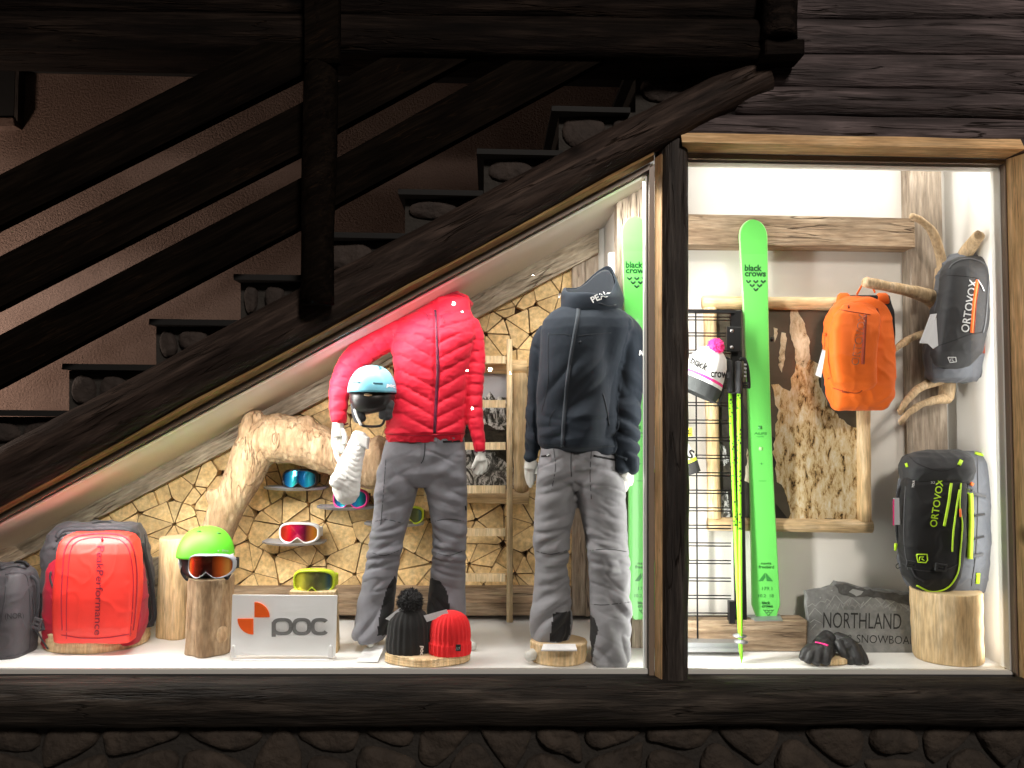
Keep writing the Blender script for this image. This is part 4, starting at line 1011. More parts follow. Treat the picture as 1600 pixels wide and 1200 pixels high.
# ------------------------------------------------------------------ navy pack (hung right)
bp2 = thing('backpack', 'slate blue backpack with orange zip hung at the right end of the window', 'backpack', P(1500, 598, .15))
L_ = [(597, 1456, 1548, .24, .03), (590, 1450, 1555, .24, .06), (560, 1450, 1557, .24, .085), (520, 1456, 1556, .24, .09), (470, 1464, 1556, .24, .085), (430, 1470, 1556, .24, .075), (408, 1476, 1555, .24, .06), (398, 1486, 1550, .25, .04)]
body, nb = pack_body(L_, 'side_grey', bp2, amp=.010, seed=22)
ext, fb2 = pack_body([(580, 1478, 1506, .19, .012), (572, 1464, 1512, .185, .03), (550, 1458, 1530, .17, .055), (500, 1464, 1540, .165, .06), (450, 1472, 1547, .165, .057), (422, 1475, 1547, .17, .05), (408, 1482, 1542, .18, .036), (402, 1494, 1534, .19, .02)], 'char_fab', bp2, 'front_pocket', amp=.004, seed=23)
text('lettering', fb2, 'ORTOVOX', 1513, 520, (.17, -1), 83, 13, M['silver'], bp2, .0025, bold=.012, ydef=.1)
ribbon('zip', fb2, [(1518, 520), (1522, 470), (1527, 437)], 5.5, M['orange_hi'], bp2, .003)
ribbon('zip', fb2, [(1521.5, 520), (1525.5, 470), (1530, 440)], 1.2, M['orange_dk'], bp2, .0042)
ribbon('piping', fb2, curve([(1483, 420), (1490, 412), (1506, 405), (1525, 406), (1539, 414), (1545, 430), (1544, 455), (1540, 500), (1536, 520)]), 2.4, M['grey_fab'], bp2, .003)
ribbon('seam', fb2, curve([(1478, 430), (1500, 431), (1524, 434), (1532, 438)]), 1.3, M['black_fab'], bp2, .001)
ribbon('seam', fb2, curve([(1460, 542), (1490, 532), (1515, 523), (1535, 519)]), 1.5, M['black_fab'], bp2, .001)
ribbon('emblem', fb2, [(1481, 558), (1493, 558), (1494, 565), (1484, 566), (1481, 558)], 1.6, M['silver'], bp2, .003)
ribbon('emblem', fb2, [(1485, 564), (1485, 560.5), (1489, 560.5), (1487, 562.5), (1490, 564)], 1.1, M['silver'], bp2, .003)
ribbon('zip_pull', fb2, [(1527, 437), (1534, 448), (1537, 455)], 1.8, M['silver'], bp2, .006)
patch('mesh_pocket', nb, [(1541, 520), (1553, 500), (1557, 560), (1549, 590), (1530, 592), (1541, 560)], M['grey_fab'], bp2, .003)
card([P(1454, 491, .10), P(1464, 490, .11), P(1450, 537, .11), P(1437, 536, .10)], M['tag'], bp2, 'price_tag')
card([P(1463, 496, .115), P(1466, 540, .12), P(1458, 545, .12), P(1449, 536, .12)], M['tag'], bp2, 'price_tag')
m_ = MB(); m_.loft([(430, 1530, 1556, .28, .02), (405, 1532, 1554, .27, .03), (395, 1537, 1552, .27, .02)], 18); m_.obj('shoulder_strap', M['char_fab'], bp2, True)
mm = MB(); c_ = curve([(1512, 400), (1516, 385), (1522, 379), (1530, 378), (1537, 384), (1542, 400)]); mm.tube([P(x, y, .22 if i < 15 else .26) for i, (x, y) in enumerate(c_)], [.004]*len(c_), 8); mm.obj('haul_loop', M['grey_fab'], bp2, True)
patch('ice_axe_patch', nb, [(1534, 526), (1541, 524), (1541, 545), (1538, 553), (1533, 550)], M['orange_dk'], bp2, .005)
# ------------------------------------------------------------------ big black pack
kp = thing('backpack', 'big black touring backpack with lime trim standing on the thick stump', 'backpack', P(1480, 935, .2))
body, kb = pack_body([(930, 1440, 1520, .24, .04), (920, 1425, 1530, .24, .08), (880, 1413, 1535, .24, .11), (800, 1412, 1540, .24, .115), (750, 1415, 1543, .24, .105), (722, 1420, 1544, .24, .09), (706, 1440, 1543, .25, .06)], 'side_grey', kp, amp=.008, seed=31)
ext, kf = pack_body([(926, 1450, 1472, .17, .02), (918, 1428, 1486, .165, .04), (900, 1414, 1494, .16, .06), (850, 1407, 1501, .155, .07), (790, 1408, 1502, .155, .07), (755, 1412, 1503, .16, .06), (742, 1416, 1502, .17, .04)], 'black_fab', kp, 'front_panel', amp=.005, seed=32)
lid, kl = pack_body([(760, 1418, 1500, .18, .04), (748, 1412, 1512, .18, .075), (730, 1412, 1515, .18, .085), (714, 1418, 1514, .19, .075), (706, 1430, 1508, .20, .05), (703, 1442, 1495, .21, .03)], 'char_fab', kp, 'lid', amp=.006, seed=33)
text('lettering', kf, 'ORTOVOX', 1463, 824, (.15, -1), 76, 11.5, M['lime'], kp, .003, bold=.015, ydef=.08)
ribbon('zip', kf, [(1475, 822), (1482, 785), (1486, 755)], 4.5, M['lime'], kp, .003)
ribbon('zip', kf, curve([(1501, 755), (1499, 790), (1503, 820), (1500, 860), (1496, 895), (1480, 918), (1455, 924), (1432, 914)]), 2.6, M['lime'], kp, .004)
ribbon('compression_strap', kf, [(1487, 862), (1489, 830), (1494, 790), (1498, 765)], 3, M['lime'], kp, .006)
ribbon('compression_strap', kb, [(1508, 766), (1515, 770), (1516, 820), (1514, 873)], 8.5, M['lime'], kp, .012)
ribbon('emblem', kf, [(1432, 866), (1448, 866), (1449, 875), (1446, 879), (1434, 878), (1432, 866)], 2, M['lime'], kp, .003)
ribbon('emblem', kf, [(1436, 876), (1437, 870), (1443, 870), (1440, 873), (1444, 876)], 1.7, M['lime'], kp, .003)
ribbon('seam', kf, curve([(1410, 880), (1430, 890), (1470, 892), (1500, 880)]), 1.4, M['char_fab'], kp, .002)
ribbon('seam', kl, curve([(1420, 712), (1435, 725), (1470, 736), (1497, 728), (1508, 716)]), 1.6, M['black_fab'], kp, .001)
ribbon('lid_tab', kl, [(1498, 727), (1502, 719)], 6, M['lime'], kp, .004)
ribbon('lid_tab', kl, [(1416, 724), (1418, 730)], 4, M['lime'], kp, .004)
text('lettering', kf, 'TOUR', 1428, 762, (.12, -1), 11, 3.4, M['white_print'], kp, .003, ydef=.09)
text('lettering', kf, '32', 1454, 756, (1, 0), 7, 4, M['silver'], kp, .003, ydef=.09)
for pth in ([(1508, 800), (1520, 806), (1538, 803)], [(1507, 838), (1520, 842), (1537, 838)]): ribbon('compression_strap', kb, pth, 3.4, M['char_fab'], kp, .006)
for pth in ([(1513, 725), (1512, 780), (1509, 850), (1500, 905)], [(1527, 715), (1528, 780), (1525, 860), (1518, 915)]): ribbon('seam', kb, curve(pth), 1.5, M['grey_fab'], kp, .002)
ribbon('ice_axe_strap', kf, curve([(1424, 885), (1430, 900), (1444, 908)]), 3, M['char_fab'], kp, .004)
ribbon('stitching', kf, curve([(1415, 760), (1413, 800), (1413, 850), (1419, 890)]), 1.2, M['grey_fab'], kp, .002)
buckle(1424, 882, 7, 5, .075, kp, .15); buckle(1471, 887, 9, 6, .075, kp, .15); buckle(1514, 766, 7, 3.5, .12, kp, .2, 'grey_fab'); buckle(1530, 775, 6, 4, .14, kp, .1, 'grey_fab'); buckle(1527, 868, 5, 5, .14, kp, 0, 'grey_fab')
ribbon('compression_strap', kb, [(1512, 770), (1540, 776)], 5, M['grey_fab'], kp, .008)
ribbon('compression_strap', kb, [(1512, 870), (1536, 866)], 5, M['grey_fab'], kp, .008)
mm = MB(); c_ = curve([(1414, 752), (1406, 762), (1402, 780), (1401, 830), (1406, 858)]); mm.tube([P(x, y, .18) for x, y in c_], [.006]*len(c_), 8, flat=.5); mm.obj('side_strap', M['char_fab'], kp, True)
card([P(1396, 778, .14), P(1405, 778, .15), P(1406, 820, .15), P(1397, 820, .14)], M['tag'], kp, 'price_tag')
card([P(1395.5, 780, .139), P(1397.5, 780, .139), P(1397.5, 821, .139), P(1395.5, 821, .139)], M['knit_pink'], kp, 'tag_edge')
mm = MB(); mm.tube([P(1400, 850, .17), P(1399, 860, .17)], [.008, .005], 8, flat=.4); mm.obj('side_tab', M['lime'], kp, True)
mm = MB(); c_ = curve([(1404, 880), (1400, 884), (1402, 888), (1407, 886)]); mm.tube([P(x, y, .17) for x, y in c_], [.002]*len(c_), 6); mm.obj('hook', M['black_plastic'], kp, True)
mm = MB(); c_ = curve([(1530, 882), (1534, 890), (1540, 905), (1543, 920), (1541, 926), (1537, 915), (1533, 905)]); mm.tube([P(x, y, .22) for x, y in c_], [.0035]*len(c_), 8, flat=.5); mm.obj('hip_belt_tail', M['lime'], kp, True)
ribbon('side_tab', kb, [(1528, 895), (1527, 912)], 6, M['lime'], kp, .004)
ribbon('side_tab', kb, [(1522, 708), (1538, 712)], 4, M['lime'], kp, .004)
ribbon('side_tab', kf, [(1499, 795), (1500, 808)], 3.5, M['orange_hi'], kp, .008)
ribbon('side_tab', kb, [(1515, 755), (1520, 758)], 5, M['orange_hi'], kp, .008)
# ================================================================== SKIS, POLES, RACK
def ski(cx_top, y_top, cx_bot, y_bot, hw, ytop, ybot, label):
    t = thing('ski', label, 'ski', P(cx_bot, y_bot, ybot))
    m_ = MB(); N_ = 40; prof = []
    for i in range(N_+1):
        u = (.05*(i/14)**1.6 if i < 14 else .05+.95*(i-14)/(N_-14))
        w_ = hw*(1-.20*math.sin(math.pi*min(1, u*1.02))**1.2)
        if u < .05: w_ *= (1-(1-u/.05)**2.4)**.5
        if u > .965: w_ *= (1-((u-.965)/.035)**3*.35)
        prof.append((u, max(w_, hw*.05)))
    th = .010; v = []
    for u, w_ in prof:
        yy = ytop+(ybot-ytop)*u-(.035*(max(0, .12-u)/.12)**2); a = P(cx_top+(cx_bot-cx_top)*u-w_, y_top+(y_bot-y_top)*u, yy); b = P(cx_top+(cx_bot-cx_top)*u+w_, y_top+(y_bot-y_top)*u, yy)
        e = Vector((.004, 0, 0)); v += [a+Vector((0, th, 0)), a+Vector((0, .003, 0)), a+e, b-e, b+Vector((0, .003, 0)), b+Vector((0, th, 0))]
    f = []; mi = []
    for i in range(N_):
        for k in range(6): f.append((i*6+k, i*6+(k+1) % 6, i*6+6+(k+1) % 6, i*6+6+k)); mi.append(0 if k == 2 else 1)
    f += [(0, 5, 4, 3, 2, 1), tuple(N_*6+k for k in range(6))]; mi += [1, 1]
    new_obj('ski_body', v, f, None, t, False, [M['ski'], M['ski_edge']], mi)
    bv = BVHTree.FromPolygons(v, f)
    H = y_bot-y_top
    def X(y, dx): return cx_top+(cx_bot-cx_top)*(y-y_top)/H+dx
    def tx(s, y, dx, ln, h, mt='ski_ink', bold=.01): text('lettering', bv, s, X(y, dx), y, (1, .012), ln, h, M[mt], t, .0012, bold=bold, ydef=ytop)
    k = hw/22.5
    y0 = y_top
    tx('black', y0+80, -16, 27, 10, bold=.03); tx('crows', y0+88.5, -16, 33, 9.5, bold=.03)
    def chev(x, y, s, name='chevron', wd=3.2): ribbon(name, bv, [(x-s, y-s*.55), (x, y+s*.45), (x+s, y-s*.55)], wd*.9, M['ski_ink'], t, .0012, step=2, depth=.001)
    for r_, n_ in enumerate((3, 2, 1)):
        for i in range(n_): chev(X(y0+96, 1)+(i-(n_-1)/2)*11.5, y0+97+r_*6.2, 3.6)
    yb = y_bot
    ribbon('dot', bv, [(X(yb-300, -3), yb-300), (X(yb-300, 3), yb-300)], 5.5, M['ski_ink2'], t, .001)
    tx('ALPS', yb-289, -10, 20, 4, 'ski_ink2'); tx('freeride', yb-285, -6, 11, 2.2, 'ski_ink2')
    ribbon('dot', bv, [(X(yb-267, -3), yb-267), (X(yb-267, 3), yb-267)], 5.5, M['ski_edge'], t, .001)
    tx('+', yb-241, -3, 6, 5, 'ski_ink2'); tx('chamonix', yb-216, -5, 11, 2, 'ski_ink2')
    tx('navis', yb-86, -6, 16, 4.5, 'ski_ink'); tx('freebird', yb-80, -10, 24, 5, 'ski_ink')
    patch('peak_mark', bv, [(X(yb-60, -11), yb-60), (X(yb-60, -1), yb-73), (X(yb-60, 0), yb-66), (X(yb-60, -4), yb-60)], M['ski_ink2'], t, .0012)
    patch('peak_mark', bv, [(X(yb-60, 2), yb-60), (X(yb-60, 0), yb-73), (X(yb-60, 12), yb-60)], M['ski_ink2'], t, .0012)
    tx('179.1', yb-46, -6, 16, 5.5, 'ski_ink2'); tx('10.2  18', yb-35, -12, 24, 5, 'ski_ink2')
    tx('black', yb-24, -7, 13, 4.8, 'ski_ink', .03); tx('crows', yb-19, -7, 17, 5, 'ski_ink', .03)
    for r_, n_ in enumerate((3, 2, 1)):
        for i in range(n_): chev(X(yb-14, 3)+(i-(n_-1)/2)*5.6, yb-14+r_*3.4, 2.2, wd=1.4)
    return t
ski(1176.5, 343, 1198, 968, 22.5, .285, .325, 'upright bright green ski in the right window before the framed rock picture')
ski(992, 338, 1004, 968, 22, .27, .275, 'upright bright green ski in the left window half hidden by the frame')
m_ = MB(); m_.add([P(1163, 962, .35), P(1218, 961, .35), P(1223, 970.5, .262), P(1180, 971, .262)], [(0, 1, 2, 3)]); q = Vector((0, 0, .004)); m_.add([v+q for v in m_.v[:4]], [(3, 2, 1, 0)]); m_.f += [(0, 4, 5, 1), (1, 5, 6, 2), (2, 6, 7, 3), (3, 7, 4, 0)]; m_.m += [0]*4
o = m_.obj('metal_plate', M['grey_metal']); tag(o, 'thin grey metal plate between green ski tail and timber block', 'plate')

rk = thing('grid_rack', 'black wire grid rack holding hats and ski poles beside the window post', 'rack', P(1110, 1030, .2))
yRk = .27
rows_ = [484, 495, 520, 547]+[574+27.4*i for i in range(16)]
for y in rows_:
    xr = 1142 if y < 940 else 1150
    for dy_, yy in ((0, yRk), (4.8, yRk+.006)):
        m_ = MB(); m_.tube([P(1050, y+dy_-.2, yy), P(xr, y+dy_+.6, yy)], [.0028]*2, 8, cap=False); m_.obj('wire', M['black_metal'], rk, True)
for x in (1088,):
    m_ = MB(); m_.tube([P(x-1, 484, yRk-.006), P(x+2, 1006, yRk-.006)], [.0036]*2, 8, cap=False); m_.obj('upright_wire', M['black_metal'], rk, True)
m_ = MB(); m_.prism([(1050, 483), (1150, 485), (1150, 489), (1050, 487)], yRk-.01, yRk+.012, .001); m_.obj('top_bar', M['black_metal'], rk)
m_ = MB(); m_.prism([(1142, 485), (1158, 485), (1168, 1016), (1150, 1016)], yRk+.012, yRk+.03, .002); m_.obj('side_board', M['black_metal'], rk)
m_ = MB(); m_.prism([(1136, 510), (1158, 511), (1158, 550), (1136, 549)], yRk-.022, yRk-.003, .002); m_.obj('bracket', M['black_metal'], rk)
for y in (517, 543):
    m_ = MB(); m_.ball(P(1143.5, y, yRk-.023), (.0085, .004, .0085), 14, 8); m_.obj('bolt', M['screw'], rk, True)
m_ = MB(); m_.ball(P(1206, 530, .33), (.008, .01, .012), 12, 8); m_.obj('knob', M['black_plastic'], rk, True)
m_ = MB(); m_.prism([(1050, 1004), (1158, 1005), (1160, 1012), (1050, 1012)], .20, .262, .002); m_.prism([(1050, 1013), (1160, 1013), (1163, 1019), (1050, 1019)], .19, .262, .002); m_.obj('foot_bar', M['grey_metal'], rk)
m_ = MB(); m_.prism([(1140, 940), (1149, 940), (1149, 975), (1140, 975)], yRk-.02, yRk+.01, .002); m_.obj('bracket', M['black_metal'], rk)
# ski poles
def pole(pts_top, pts_bot, ygrip, ytip, label):
    t = thing('ski_pole', label, 'ski pole', P(pts_bot[0], pts_bot[1], ytip), 'pair of lime ski poles')
    A = P(pts_top[0], pts_top[1], ygrip); B = P(pts_bot[0], pts_bot[1], ytip)
    L = lambda u: A.lerp(B, u)
    m_ = MB(); m_.tube([L(0), L(.30), L(.52)], [.0088, .0085, .0080], 12, cap=False); m_.obj('patterned_shaft', M['pole_pat'], t, True)
    m_ = MB(); m_.tube([L(.522), L(.8), L(.985)], [.0086, .0078, .0060], 12, cap=False); m_.obj('shaft', M['lime_p'], t, True)
    m_ = MB(); m_.tube([L(.985), L(1.0)], [.004, .0015], 8); m_.obj('tip', M['lime_p'], t, True)
    m_ = MB(); m_.lathe(L(.93), [(.004, 0), (.028, .004), (.030, .007), (.006, .016)], 20); m_.obj('basket', M['grey_metal'], t, True)
    d = (A-B).normalized(); g = [A-d*.012, A+d*.02, A+d*.05, A+d*.08, A+d*.105, A+d*.125]
    m_ = MB(); m_.tube(g, [.0125, .0145, .013, .0155, .014, .015], 16)
    for i, v in enumerate(m_.v): m_.v[i] = v+Vector((math.sin(v.z*300)*.0012, 0, 0))
    m_.obj('grip', M['char_fab'], t, True)
    return t, A, d
t1, A1, d1 = pole((1140.5, 608), (1157, 1026), .21, .13, 'lime green ski pole hanging left, with plain dark grip')
t2, A2, d2 = pole((1154, 610), (1158.5, 1036), .205, .11, 'lime green ski pole hanging right, with ridged grip and buckle strap')
mm = MB(); c_ = curve([(1141, 562), (1134, 560), (1130, 575), (1130, 600), (1128, 620), (1122, 632)]); mm.tube([P(x, y, .235) for x, y in c_], [.006]*len(c_), 8, flat=.4); mm.obj('wrist_strap', M['black_fab'], t1, True)
mm = MB(); c_ = curve([(1156, 562), (1163, 561), (1168, 575), (1170, 595), (1170, 606)]); mm.tube([P(x, y, .225) for x, y in c_], [.008]*len(c_), 8, flat=.4); mm.obj('wrist_strap', M['black_fab'], t2, True)
buckle(1166, 602, 5, 5, .215, t2, 0, 'black_fab')
m_ = MB()
for y in (568, 574, 580, 586): m_.prism([(1163, y), (1166.5, y+.5), (1166.5, y+3), (1163, y+2.5)], .213, .218)
m_.obj('strap_print', M['silver'], t2)
mm = MB(); mm.tube([P(1138, 613, .20), P(1146, 614.5, .197), P(1157, 612, .195)], [.003]*3, 6); mm.obj('tie', M['black_plastic'], t2, True)
# hats on the rack
ht = thing('bobble_hat', 'white, pink and charcoal knitted hat with pink bobble hanging on the wire rack', 'hat', P(1100, 628, .2))
C0 = P(1107, 578, .20); ax = (P(1121, 546, .20)-P(1091, 612, .20)).normalized()   # crown direction, tipped right
up_ = ax; side_ = Vector((0, 1, 0)).cross(up_).normalized(); base = P(1090, 606, .20)
prof = [(.098, -.030), (.104, .0), (.103, .03), (.101, .045), (.098, .058), (.096, .072), (.093, .088), (.085, .13), (.066, .17), (.035, .195), (.008, .205)]
prof = [(r*.98, z*.98) for r, z in prof]
cl_ = [0, 0, 1, 2, 1, 1, 1, 1, 1, 1]
m_ = MB(); n = 56
for j, (r, z) in enumerate(prof):
    for i in range(n):
        th = 2*math.pi*i/n; rr = r*(1+.015*math.sin(th*14)+(.02 if j < 2 else 0)); m_.v.append(base+side_*rr*math.cos(th)+Vector((0, 1, 0))*rr*.55*math.sin(th)+up_*z)
for j in range(len(prof)-1):
    for i in range(n): m_.f.append((j*n+i, j*n+(i+1) % n, (j+1)*n+(i+1) % n, (j+1)*n+i)); m_.m.append(cl_[j])
hb = m_.bvh(); m_.obj('knit_body', None, ht, True, [M['knit_char'], M['knit_white'], M['knit_pink']])
text('lettering', hb, 'black', 1078, 567, (1, .52), 28, 13, M['ink'], ht, .004, bold=.03, ydef=.15)
text('lettering', hb, 'crows', 1110, 589, (1, .05), 30, 13, M['ink'], ht, .004, bold=.03, ydef=.15)
pom(P(1118, 542, .19), .040, 'knit_pink', ht, 3)
ht2 = thing('knit_hat', 'grey and black knitted hat with lime stripe peeking past the window post', 'hat', P(1076, 748, .2))
m_ = MB(); base = P(1058, 742, .2); up2 = (P(1066, 690, .2)-P(1076, 746, .2)).normalized(); up2 = Vector((-.30, 0, 1)).normalized(); side2 = Vector((0, 1, 0)).cross(up2).normalized()
pr2 = [(.105, -.01), (.105, .04), (.102, .055), (.098, .07), (.085, .12), (.05, .16), (.01, .175)]
for j, (r, z) in enumerate(pr2):
    for i in range(n):
        th = 2*math.pi*i/n; m_.v.append(base+side2*r*(1+.012*math.sin(th*16))*math.cos(th)+Vector((0, 1, 0))*r*.5*math.sin(th)+up2*z)
for j in range(len(pr2)-1):
    for i in range(n): m_.f.append((j*n+i, j*n+(i+1) % n, (j+1)*n+(i+1) % n, (j+1)*n+i)); m_.m.append([0, 1, 2, 2, 2, 2][j])
h2b = m_.bvh(); m_.obj('knit_body', None, ht2, True, [M['knit_black'], plain('lime_knit', (.55, .75, .05), .9, bump=.6), M['knit_white']])
text('lettering', h2b, 'S', 1072, 714, (1, .4), 10, 14, M['ink'], ht2, .002, bold=.03)
m_ = MB(); m_.prism([(1066, 671), (1081, 668), (1082, 681), (1068, 683)], .235, .238); sg_ = m_.obj('label_card', plain('yellow_card', (.85, .80, .03), .5)); tag(sg_, 'tiny yellow label card on the wire rack beside the post', 'label')
bvc = m_.bvh(); text('lettering', bvc, '%', 1072, 680, (1, -.15), 8, 9, M['ink'], sg_, .001, bold=.02)

# ================================================================== PICTURES
def log_frame(x0, y0, x1, y1, w_, y, depth, par, tl=0, skew=(0, 0)):
    """four peeled sticks round a print; px box, stick width px"""
    tlx = [(x0, y0), (x1-3, y0+3), (x1, y1+4), (x0+8, y1)]
    h = w_/2
    for k in range(4):
        a = Vector(tlx[k]); b = Vector(tlx[(k+1) % 4]); cx, cy = (x0+x1)/2, (y0+y1)/2
        d = (b-a).normalized(); nn = Vector((-d.y, d.x))
        if nn.dot(Vector((cx, cy))-a) < 0: nn = -nn
        a2 = a+nn*h; b2 = b+nn*h
        if k % 2 == 1: a2 += d*w_*.9; b2 -= d*w_*.9
        N_ = 14; pts = [P(*(a2.lerp(b2, i/N_)), y) for i in range(N_+1)]
        rd = [h*S(y)*(1+.035*math.sin(i*1.9+k*2)) for i in range(N_+1)]
        m_ = MB(); m_.tube(pts, rd, 16, flat=.9, cap=False); n0 = len(m_.v)-2
        m_.obj('frame_stick', M['pale_x'] if k % 2 == 0 else M['pale'], par, True)
pc = thing('framed_picture', 'large picture of pale ochre rock pinnacles in a peeled wood frame, right window', 'picture', P(1230, 832, .38))
yP = .375
log_frame(1098, 462, 1361, 829, 21, .365, .04, pc)
m_ = MB(); m_.prism([(1108, 472), (1352, 474), (1356, 824), (1113, 820)], yP, yP+.008); m_.obj('print', M['print_sky'], pc)
def jag(poly, amp, step, seed):
    rr = random.Random(seed); out = []
    for i in range(len(poly)):
        a, b = Vector(poly[i]), Vector(poly[(i+1) % len(poly)]); k = max(1, int((b-a).length/step))
        for j in range(k):
            q = a.lerp(b, j/k); out.append((q.x+rr.uniform(-amp, amp), q.y+rr.uniform(-amp, amp)))
    return out
def flat(poly, y, mat, par, name='print_area'):
    m_ = MB(); m_.prism(poly, y, y+.0008); return m_.obj(name, mat, par)
flat(jag([(1118, 560), (1140, 590), (1165, 640), (1215, 690), (1205, 780), (1232, 812), (1118, 812)], 1.5, 12, 3), yP-.0012, M['print_dark'], pc)
flat(jag([(1245, 560), (1262, 556), (1280, 572), (1283, 610), (1300, 640), (1318, 655), (1340, 670), (1342, 812), (1234, 812), (1232, 775), (1214, 752), (1208, 700), (1216, 640), (1206, 600), (1215, 598), (1232, 610)], 3, 7, 5), yP-.0024, M['print_rock'], pc)
flat(jag([(1236, 486), (1246, 484), (1258, 505), (1260, 522), (1265, 535), (1266, 562), (1258, 575), (1250, 572), (1243, 565), (1240, 535), (1233, 520)], 1.3, 5, 7), yP-.0034, M['print_pale'], pc)
flat(jag([(1222, 518), (1229, 520), (1227, 560), (1222, 582), (1216, 570), (1219, 540)], 1.2, 5, 8), yP-.0024, M['print_pale'], pc)
flat(jag([(1209, 512), (1216, 513), (1213, 530), (1210, 535)], 1, 4, 9), yP-.0024, M['print_pale'], pc)
flat(jag([(1118, 690), (1132, 696), (1140, 715), (1132, 730), (1118, 728)], 1.5, 5, 11), yP-.0024, M['print_bw'], pc)
flat(jag([(1116, 765), (1136, 768), (1144, 800), (1138, 812), (1118, 812)], 1.5, 5, 12), yP-.0024, M['print_bw'], pc)
flat(jag([(1168, 700), (1173, 720), (1172, 756), (1164, 750)], 1.5, 5, 13), yP-.0024, M['print_pale'], pc)

p2 = thing('framed_picture', 'black and white picture of snowy peaks in a wood frame behind the ladder', 'picture', P(740, 790, .75))
log_frame(655, 559, 826, 784, 23, .735, .04, p2)
yQ = .748
m_ = MB(); m_.prism([(670, 572), (815, 574), (817, 774), (676, 772)], yQ, yQ+.006); m_.obj('print', M['print_grey'], p2)
flat(jag([(676, 640), (700, 628), (730, 625), (755, 622), (765, 612), (775, 622), (795, 618), (806, 600), (816, 622), (816, 774), (677, 772)], 2.2, 6, 15), yQ-.0012, M['print_bw'], p2)
flat(jag([(677, 668), (760, 664), (785, 672), (816, 662), (816, 742), (760, 700), (677, 705)], 3, 7, 16), yQ-.0022, M['print_lake'], p2)

# ================================================================== LADDER
ld = thing('ladder', 'narrow pale wooden ladder leaning at the firewood wall before the snowy picture', 'ladder', P(760, 970, .68))
for (xa, ya, xb, yb) in ((796, 530, 796.5, 972), (700, 532, 694, 972)):
    m_ = MB(); A_1 = P(xa, ya, .66); B_1 = P(xb, yb, .64); m_.tube([A_1, A_1.lerp(B_1, .5), B_1], [.0145, .015, .0155], 12, flat=.8, cap=False)
    m_.v.append(A_1); k_ = len(m_.v)-1; m_.obj('rail', M['ladder'], ld, True)
for y in (562, 631, 697, 765, 832, 903):
    u = (y-530)/442; yy = .66-.02*u; m_ = MB(); m_.prism([(702-6*u, y-6), (790, y-6), (790, y+6), (702-6*u, y+6)], yy-.012, yy+.012, .003); m_.obj('rung', M['ladder'], ld)

# ================================================================== DRIFTWOOD
def driftwood(limbs, name, label, cat, mat, vox=.008, amp=.010, freq=(14, 14, 5), loc=None, seed=0, sm=2):
    m_ = MB()
    for path in limbs:
        c_ = curve([(a, b, c, d) for a, b, c, d in path], 4); m_.tube([P(q[0], q[1], q[2]) for q in c_], [q[3]*S(q[2]) for q in c_], 18)
    me = remeshed(m_, vox, sm)
    displace(me, lambda p, nn: smooth_noise(p, freq, seed)*amp+max(0, ridge(p, [q*2.2 for q in freq], seed+5)-.5)*amp*.7-max(0, ridge(p, (30, 30, 9), seed+8)-.75)*amp*1.6)
    o = add_mesh(name, me, M[mat], None, True); tag(o, label, cat); return o
def curve4(): pass
driftwood([[(338, 838, .60, 24), (352, 800, .60, 26), (378, 750, .60, 28), (398, 705, .60, 33), (425, 685, .60, 38), (470, 690, .60, 36), (530, 712, .60, 33), (580, 728, .60, 36), (630, 735, .62, 34)],
           [(402, 700, .60, 24), (392, 672, .58, 20), (396, 655, .57, 13), (408, 648, .57, 8)], [(350, 790, .60, 20), (334, 775, .57, 12), (330, 768, .56, 8)], [(470, 690, .60, 24), (480, 664, .58, 16), (486, 655, .58, 9)], [(560, 722, .60, 30), (600, 712, .58, 32)]],
          'driftwood', 'thick bleached driftwood branch arching over the goggle shelves', 'driftwood', 'drift', amp=.008, seed=3)
br = thing('branch_rack', 'bare pale driftwood branches fixed to the grey timber, carrying two backpacks', 'branch rack', P(1470, 640, .3))
def limb(path, mat='branch', nm='branch', cap=True):
    c_ = curve(path, 5); m_ = MB(); m_.tube([P(q[0], q[1], q[2]) for q in c_], [q[3]*S(q[2]) for q in c_], 14)
    me = bpy.data.meshes.new(nm); me.from_pydata([tuple(v) for v in m_.v], [], m_.f); me.update()
    displace(me, lambda p, nn: smooth_noise(p, (18, 18, 10), 2)*.004+smooth_noise(p, (50, 50, 30), 4)*.0015)
    return add_mesh(nm, me, M[mat], br, True)
limb([(1424, 337, .20, 5), (1440, 345, .21, 5.5), (1455, 360, .23, 6.5), (1464, 380, .25, 7), (1471, 405, .27, 7.5), (1474, 430, .28, 9)])
limb([(1352, 441, .17, 8), (1380, 446, .19, 8.5), (1410, 452, .22, 9), (1440, 460, .26, 11), (1460, 468, .29, 15), (1470, 480, .30, 16)])
limb([(1396, 548, .22, 4), (1408, 538, .23, 5.5), (1425, 528, .26, 6), (1450, 520, .30, 7)])
limb([(1474, 420, .29, 12), (1474, 500, .31, 15), (1476, 560, .31, 14), (1480, 600, .30, 12), (1478, 622, .29, 11)])
limb([(1406, 643, .20, 5), (1415, 628, .21, 5.5), (1432, 610, .24, 6), (1450, 600, .27, 7), (1475, 592, .30, 8)])
limb([(1408, 659, .17, 4.5), (1420, 645, .19, 5), (1440, 632, .22, 5.5), (1462, 625, .26, 7), (1480, 622, .29, 9)])
limb([(1480, 520, .3, 10), (1490, 450, .28, 11), (1506, 402, .22, 11), (1522, 378, .16, 10), (1529, 368, .12, 9)])
for x, y, yy, r in ((1406.5, 644.5, .188, 4), (1407.5, 660.5, .160, 3.6), (1528, 367, .106, 6.5)):
    m_ = MB(); m_.ball(P(x, y, yy), (r*S(yy), .003, r*S(yy)*1.15), 16, 8); m_.obj('cut_end', M['cut'], br, True)

